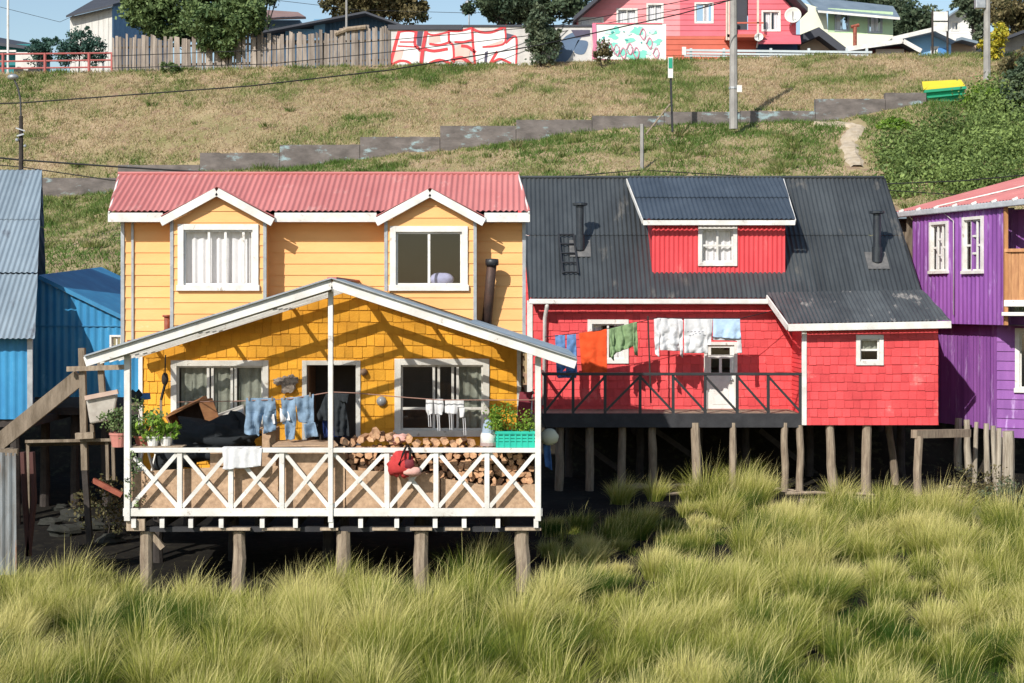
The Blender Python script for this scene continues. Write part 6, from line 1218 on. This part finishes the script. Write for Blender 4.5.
cl = [(random.uniform(x0-.05, x1), random.uniform(23.0, 23.35), random.uniform(-2.02, -1.66), .12, random.uniform(.2, 1)) for _ in range(24)]; leaves('foliage', M['leafbright'], cl, 1500, .045, t); part('stem', M['leafbright'], t, lambda mb: [mb.tube([Vector((lerp(c[0], (x0+x1)/2, .4), c[1], -2.06)), Vector(c[:3])], .005, 4) for c in cl])
c = W(488.5, 440, 23.3); c.z = -2.262; t = thing('water_jug', 'white jug with a grey blue cap beside the teal planter crate', 'jug', c); part('body', M['white'], t, lambda mb: mb.lathe(c, [(0, 0), (.125, 0), (.125, .16), (.11, .20), (0, .20)], 16), smooth=True); part('cap', fmat('blue_grey_cap', (.30, .38, .48, 1)), t, lambda mb: mb.lathe(c+Vector((0, 0, .2)), [(.105, 0), (.085, .12), (.05, .2), (0, .21)], 14), smooth=True); part('base', mat('pinkish_base', (.4, .3, .28, 1)), t, lambda mb: mb.lathe(c+Vector((0, 0, -.0)), [(.13, .0), (.13, .05), (.12, .055)], 14))
c = W(549, 437, 23.6); t = thing('mooring_buoy', 'cream plastic float hanging outside the right porch post', 'buoy', c); part('float', fmat('cream_plastic', (.62, .60, .46, 1), .9), t, lambda mb: mb.blob(c, .145, 12, (1.05, .8, .9)), smooth=True); part('rope', M['cable'], t, lambda mb: mb.tube([c+Vector((-.03, 0, .12)), c+Vector((-.12, .0, .35))], .01, 4))
g = garment('rag', 'dark blue rag hanging below the cream float', 'rag', 23.7, [('cloth', M['denim2'], [[(543, 444), (550, 444), (552, 470), (545, 466)]])], fold=.02)
t = thing('folded_chair', 'folded dark red canvas seat behind the teal planter crate', 'chair', W(522, 410, 25.2)); part('canvas', mat('dark_red_canvas', (.22, .02, .04, 1)), t, lambda mb: mb.bar(W(522, 432, 25.1), W(526, 392, 25.3), .22, .03)); part('frame', M['metal'], t, lambda mb: (mb.tube([W(529, 432, 25.1), W(530, 396, 25.3)], .02, 5), mb.tube([W(524, 396, 25.3), W(534, 392, 25.3)], .03, 5)))
# firewood, one object per log
protos = []
for k in range(7):
    r_ = random.Random(k); n = r_.choice((4, 5, 3, 5, 6)); pts = [(math.cos(2*math.pi*j/n+r_.uniform(-.3, .3))*r_.uniform(.052, .078), math.sin(2*math.pi*j/n+r_.uniform(-.3, .3))*r_.uniform(.048, .072)) for j in range(n)]
    mb = MB(); f0 = [Vector((x, -.17, z)) for x, z in pts]; f1 = [Vector((x*r_.uniform(.8, 1.1), .17, z*r_.uniform(.85, 1.1))) for x, z in pts]; c_ = r_.uniform(.2, 1)
    mb.poly(f0, min(1, c_+.2)); mb.poly(list(reversed(f1)), c_)
    for j in range(n): mb.quad(f0[j], f1[j], f1[(j+1) % n], f0[(j+1) % n], r_.uniform(0, .6))
    o = mb.build('split_log', M['log'], None, bevel=.004); protos.append(o)
used = set(); cnt = 0
def log(x, y, z, lb):
    global cnt
    k = random.randrange(7); o = protos[k] if k not in used else copyobj(protos[k]); used.add(k); o.location = (x, y, z); o.rotation_euler = (random.uniform(-.08, .08), random.uniform(0, 6.28), random.uniform(-.25, .25)); o.scale = (random.uniform(.75, 1.12), 1, random.uniform(.75, 1.12)); tag(o, lb, 'log', 'split firewood stacked on the porch'); cnt += 1
xa, xb2 = W(347, 0, 23.5).x, W(533, 0, 23.5).x; z = zdeck+.05; row = 0
lbR = 'split log in the firewood stack behind the right half of the porch railing'
while z < -2.30:
    x = xa+(row % 2)*.055
    while x < xb2:
        if not (z < -2.75 and x < W(440, 0, 23.5).x) : log(x+random.uniform(-.012, .012), 23.5+random.uniform(-.05, .05), z+random.uniform(-.012, .012), lbR)
        x += .110
    z += .096; row += 1
mb = MB(); mb.box(xa-.05, 23.36, zdeck, W(440, 0, 23.5).x, 23.7, -2.82); tag(mb.build('log_crate', M['osb'], bevel=.01), 'chipboard crate standing under the left part of the firewood stack', 'crate')
for k in range(15):
    px = 345+k*9; log(W(px, 0, 23.5).x, 23.5+random.uniform(-.08, .05), -2.235+random.uniform(-.01, .03)+(.05 if 360 < px < 410 else 0), 'loose split log lying on top of the firewood stack behind the railing')
for px, py in ((372, 437), (380, 435), (391, 436), (376, 431)): q = W(px, py, 23.45); log(q.x, 23.45, q.z, 'loose split log lying on top of the firewood stack behind the railing')
q = W(397, 439, 23.4); t = thing('pink_rag', 'pink and grey rag lying on the firewood above the red bag', 'rag', q); part('cloth', M['cpink'], t, lambda mb: mb.blob(q, .15, 9, (1.2, .6, .45), .9), smooth=True)

# balcony laundry of the red house
Yb = 32.3; tag(part('washing_line', M['cable'], None, lambda mb: (mb.tube([W(545, 337, Yb), W(596, 331, Yb), W(636, 323, Yb)], .008, 4), mb.tube([W(636, 323, Yb), W(655, 318, Yb), W(741, 318.5, Yb), W(800, 304, 33.0)], .008, 4))), 'thin dark washing line above the red house balcony', 'washing line')
g = garment('jeans', 'blue jeans hung upside down beside the white downpipe of the red house', 'jeans', Yb, [('legs', M['denim2'], [[(555, 335), (565, 335), (566, 368), (557, 377)], [(567, 335), (576, 334), (577, 373), (566, 377)], [(557, 372), (577, 370), (576, 378), (558, 378)]])], fold=.03, per=.2)
for o in g.children: o.data.materials[0] = cloth('mid_denim', (.16, .30, .58, 1), .6)
g = garment('towel', 'large orange red towel hanging on the red house balcony', 'towel', Yb, [('cloth', M['corange'], [[(579, 333), (607, 329), (607, 374), (582, 374)]])], fold=.02, per=.5, flare=.5)
g = garment('shirt', 'sage green long sleeved shirt pegged on the red house line', 'shirt', Yb-.03, [('body', M['cgreen'], [[(609, 329), (636, 322), (634, 346), (616, 353), (611, 358)]]), ('sleeve', M['cgreen'], [[(609, 330), (614, 329), (614, 361), (610, 356)]]), ('sleeve', M['cgreen'], [[(633, 323), (637, 322), (638, 356), (635, 355), (633, 344)]])], fold=.035, per=.2)
g = garment('shirt', 'plain white shirt hanging leftmost of the white laundry on the red house', 'shirt', Yb, [('body', M['cwhite'], [[(657, 318), (682, 319), (680, 351), (660, 350)]]), ('sleeve', M['cwhite'], [[(654, 319), (660, 318), (659, 357), (655, 354)]]), ('sleeve', M['cwhite'], [[(678, 320), (683, 320), (683, 358), (680, 355)]])], fold=.03, per=.25)
g = garment('shirt', 'white shirt with a faint line of print, middle of the red house laundry', 'shirt', Yb-.03, [('body', M['cwhite'], [[(684, 319), (710, 319), (708, 353), (684, 353)]]), ('sleeve', M['cwhite'], [[(706, 319), (713, 319), (711, 345), (707, 345)]])], fold=.025, per=.3)
f = front(Yb-.11); part('print', mat('grey_print', (.25, .25, .27, 1)), g, lambda mb: [mb.quad(*[f.p(*fp(x, y, Yb-.11)) for x, y in ((a, 332.4), (a+2.2, 332.1), (a+2.2, 331.2), (a, 331.4))]) for a in (687, 690.5, 694, 698, 701.5)])
g = garment('towel', 'pale blue towel hanging in front of the white door', 'towel', Yb, [('cloth', M['cblue'], [[(713, 319), (740, 319), (741, 338), (738, 339), (713, 337)]])], fold=.02, per=.35, flare=.6)
g = garment('hand_towel', 'small white towel peeping below the pale blue towel', 'towel', Yb+.06, [('cloth', M['cwhite'], [[(712, 336), (741, 336), (742, 353), (737, 353), (737, 341), (713, 340)]])], fold=.015, per=.3)
t = thing('line_prop', 'thin dark pole propping the washing line on the red balcony', 'pole', W(650, 405, 32.4)); part('prop', M['wooddark'], t, lambda mb: mb.tube([W(651, 403, 32.45), W(648, 316, 32.35)], .018, 5))
# left yard: wooden ramp, posts, basin, tin fence
Yl = 24.5; t = thing('timber_frame', 'rickety frame of weathered posts and a sloping plank between the blue house and the porch', 'wooden frame', W(60, 560, Yl))
for a, b, w_, h_ in (((-30, 466, Yl), (80, 377, Yl), .10, .26),): part('sloping_plank', M['wood'], t, lambda mb: mb.bar(W(*a), W(*b), w_, h_))
for n_, P, r_ in (('post', ((82, 348), (85, 470), (93, 560)), .05), ('post', ((100, 356), (103, 400)), .045)): part(n_, M['wood'], t, lambda mb: mb.bar(W(*P[0], Yl-.1), W(*P[1], Yl-.1), r_*2, r_*2)); 
part('post', M['wooddark'], t, lambda mb: mb.bar(W(85, 470, Yl-.1), W(93, 590, Yl-.1), .09, .09))
part('crossbeam', M['woodlight'], t, lambda mb: mb.bar(W(67, 369, Yl-.2), W(126, 367, Yl-.2), .06, .08)); part('platform', M['wood'], t, lambda mb: mb.hexa([W(25, 443, Yl-.2), W(128, 441, Yl-.2), W(128, 441, Yl+1.4)+Vector((0, 0, -.06)), W(25, 443, Yl+1.4)+Vector((0, 0, -.06)), W(25, 440, Yl-.2), W(128, 438, Yl-.2), W(128, 438, Yl+1.4), W(25, 440, Yl+1.4)]))
for px in (28, 107, 113): part('post', M['wood'], t, lambda mb: mb.bar(W(px, 441, Yl-.1), W(px+1, 480 if px > 50 else 560, Yl-.1), .05, .05))
part('brace', M['redpipe'], t, lambda mb: mb.bar(W(93, 480, Yl), W(122, 495, Yl), .08, .08))
c = W(101, 408, 24.2); t = thing('laundry_basin', 'white concrete wash basin standing on the rickety platform', 'basin', c)
part('bowl', mat('dirty_white_basin', (.60, .56, .50, 1), (.42, .37, .32, 1), .7, 5), t, lambda mb: mb.hexa([W(90, 424, 24.1), W(113, 420, 24.1), W(114, 420, 24.7), W(91, 424, 24.7), W(86, 400, 24.0), W(118, 394, 24.0), W(118, 394, 24.8), W(86, 400, 24.8)]), bevel=.03); part('rim', mat('pinkish_rim', (.55, .40, .32, 1)), t, lambda mb: (mb.bar(W(85, 398, 23.97), W(118, 391.5, 23.97), .05, .07)))
part('leg', M['wood'], t, lambda mb: (mb.bar(W(92, 424, 24.4), W(93, 440, 24.4), .06, .06), mb.bar(W(112, 421, 24.4), W(112, 440, 24.4), .06, .06))); part('plank', M['woodlight'], t, lambda mb: mb.bar(W(76, 436, 24.2), W(94, 435, 24.2), .1, .1))
t = thing('tin_fence', 'rusty corrugated tin fence panel at the bottom left edge', 'fence', W(5, 560, 22.9)); f = front(22.9); part('sheet', mat('stained_tin', (.26, .29, .31, 1), (.13, .12, .11, 1), .6, 2, (3, 3, .5), spots=3, spotcol=(.25, .13, .08, 1), spotamt=.42), t, lambda mb: mb.skin(f, fpoly([(-60, 575), (17, 575), (16, 453), (-60, 450)], 22.9), kind='corr', size=.11, lip=.018)); part('post', M['wood'], t, lambda mb: (mb.tube([W(14, 580, 23), W(10, 448, 23)], .06, 7), mb.bar(W(-60, 452, 22.95), W(18, 452, 22.95), .08, .1)))
for px, lb, dx in ((25, 'dark rusty red post standing right of the tin fence', 4), (34, 'crooked dark red branch leaning beside the rusty red post', -6)): t = thing('scrap_post', lb, 'post', W(px, 540, 23.6)); part('post', mat('rusty_post', (.09, .035, .03, 1)), t, lambda mb: mb.tube([W(px+dx, 556, 23.6), W(px, 500, 23.6), W(px-2, 452, 23.6)], .05, 6))
# debris on the dark bank behind, and logs at the shore
for i, (px, py, Y) in enumerate(((60, 480, 30), (72, 500, 29), (50, 505, 28.5), (80, 520, 28), (64, 530, 27.5), (100, 510, 28), (110, 535, 27))):
    x = W(px, py, Y).x; r = random.uniform(.12, .25); c = Vector((x, Y, zground(x, Y)+r*.3)); o = tag(part('rock', M['stone'], None, lambda mb: mb.blob(c, r, 7, (1.3, 1, .6), .6)), 'grey stone lying on the dark bank left of the yellow house', 'stone', 'stones on the dark bank')
tree('bank_weeds', 'green weeds growing on the bank under the wash basin', 'plant', (W(105, 0, 27).x, 27, zground(-7.3, 27)), [(W(103, 0, 27).x, 27, zground(-7.3, 27)+.7, .6, .4, .5), (W(120, 0, 27).x, 27.5, zground(-7, 27)+.4, .5, .4, .4)], 900, .08, 'leafbrown', tr=.015)
t = thing('jetty_frame', 'rough timber post and beam frame between the red annex and the purple house', 'wooden frame', W(918, 500, 31.6)); part('beam', M['woodlight'], t, lambda mb: mb.bar(W(914, 434, 31.6), W(968, 433, 32.6), .16, .17)); part('post', M['woodlight'], t, lambda mb: mb.tube([W(918, 506, 31.6), W(917, 470, 31.6), W(919, 436, 31.6)], .085, 7, wob=.06))
for a, b, lb in (((800, 496, 30.6), (925, 500, 30.8), 'grey driftwood plank lying on the mud before the annex stilts'), ((860, 506, 30.3), (970, 499, 30.5), 'pale driftwood plank on the mud reaching the purple stilts')):
    p0 = W(*a); p1 = W(*b); p0.z = zground(p0.x, p0.y)+.06; p1.z = zground(p1.x, p1.y)+.06; tag(part('driftwood_plank', M['woodlight'], None, lambda mb: mb.bar(p0, p1, .22, .07)), lb, 'plank', 'driftwood planks')
for px, Y, rx, n, lb, lm in ((985, 30.4, .6, 900, 'low weeds with dry stems around the middle purple stilts', 'leafbrown'), (1000, 29.6, .55, 800, 'green weeds beside the thick pale stilt', 'leafgrey'), (955, 31.0, .45, 600, 'tangled dry brush at the foot of the leftmost purple stilts', 'leafbrown')):
    x, y, z = gz(px, Y); tree('shore_weed', lb, 'plant', (x, y, z), [(x, y, z+.25, rx, .35, .3), (x+.2, y, z+.5, rx*.5, .3, .3)], n, .06, lm, tr=.012)
r_ = random.Random(21)
for k in range(9):
    x = r_.uniform(1.0, 10.5); y = r_.uniform(31.3, 32.6); L_ = r_.uniform(.4, 1.3); a = r_.uniform(-.5, .5); z = zground(x, y)+.05
    tag(part('driftwood_stick', M['woodlight'], None, lambda mb: mb.tube([(x, y, z), (x+L_*.5*math.cos(a), y+L_*.5*math.sin(a), z+.04), (x+L_*math.cos(a), y+L_*math.sin(a), z+.01)], [.03, .035, .02], 6)), 'bleached stick washed up among the stilts of the red house', 'stick', 'sticks washed up under the red house')
print('LOGS', cnt, 'OBJ', len(bpy.data.objects))
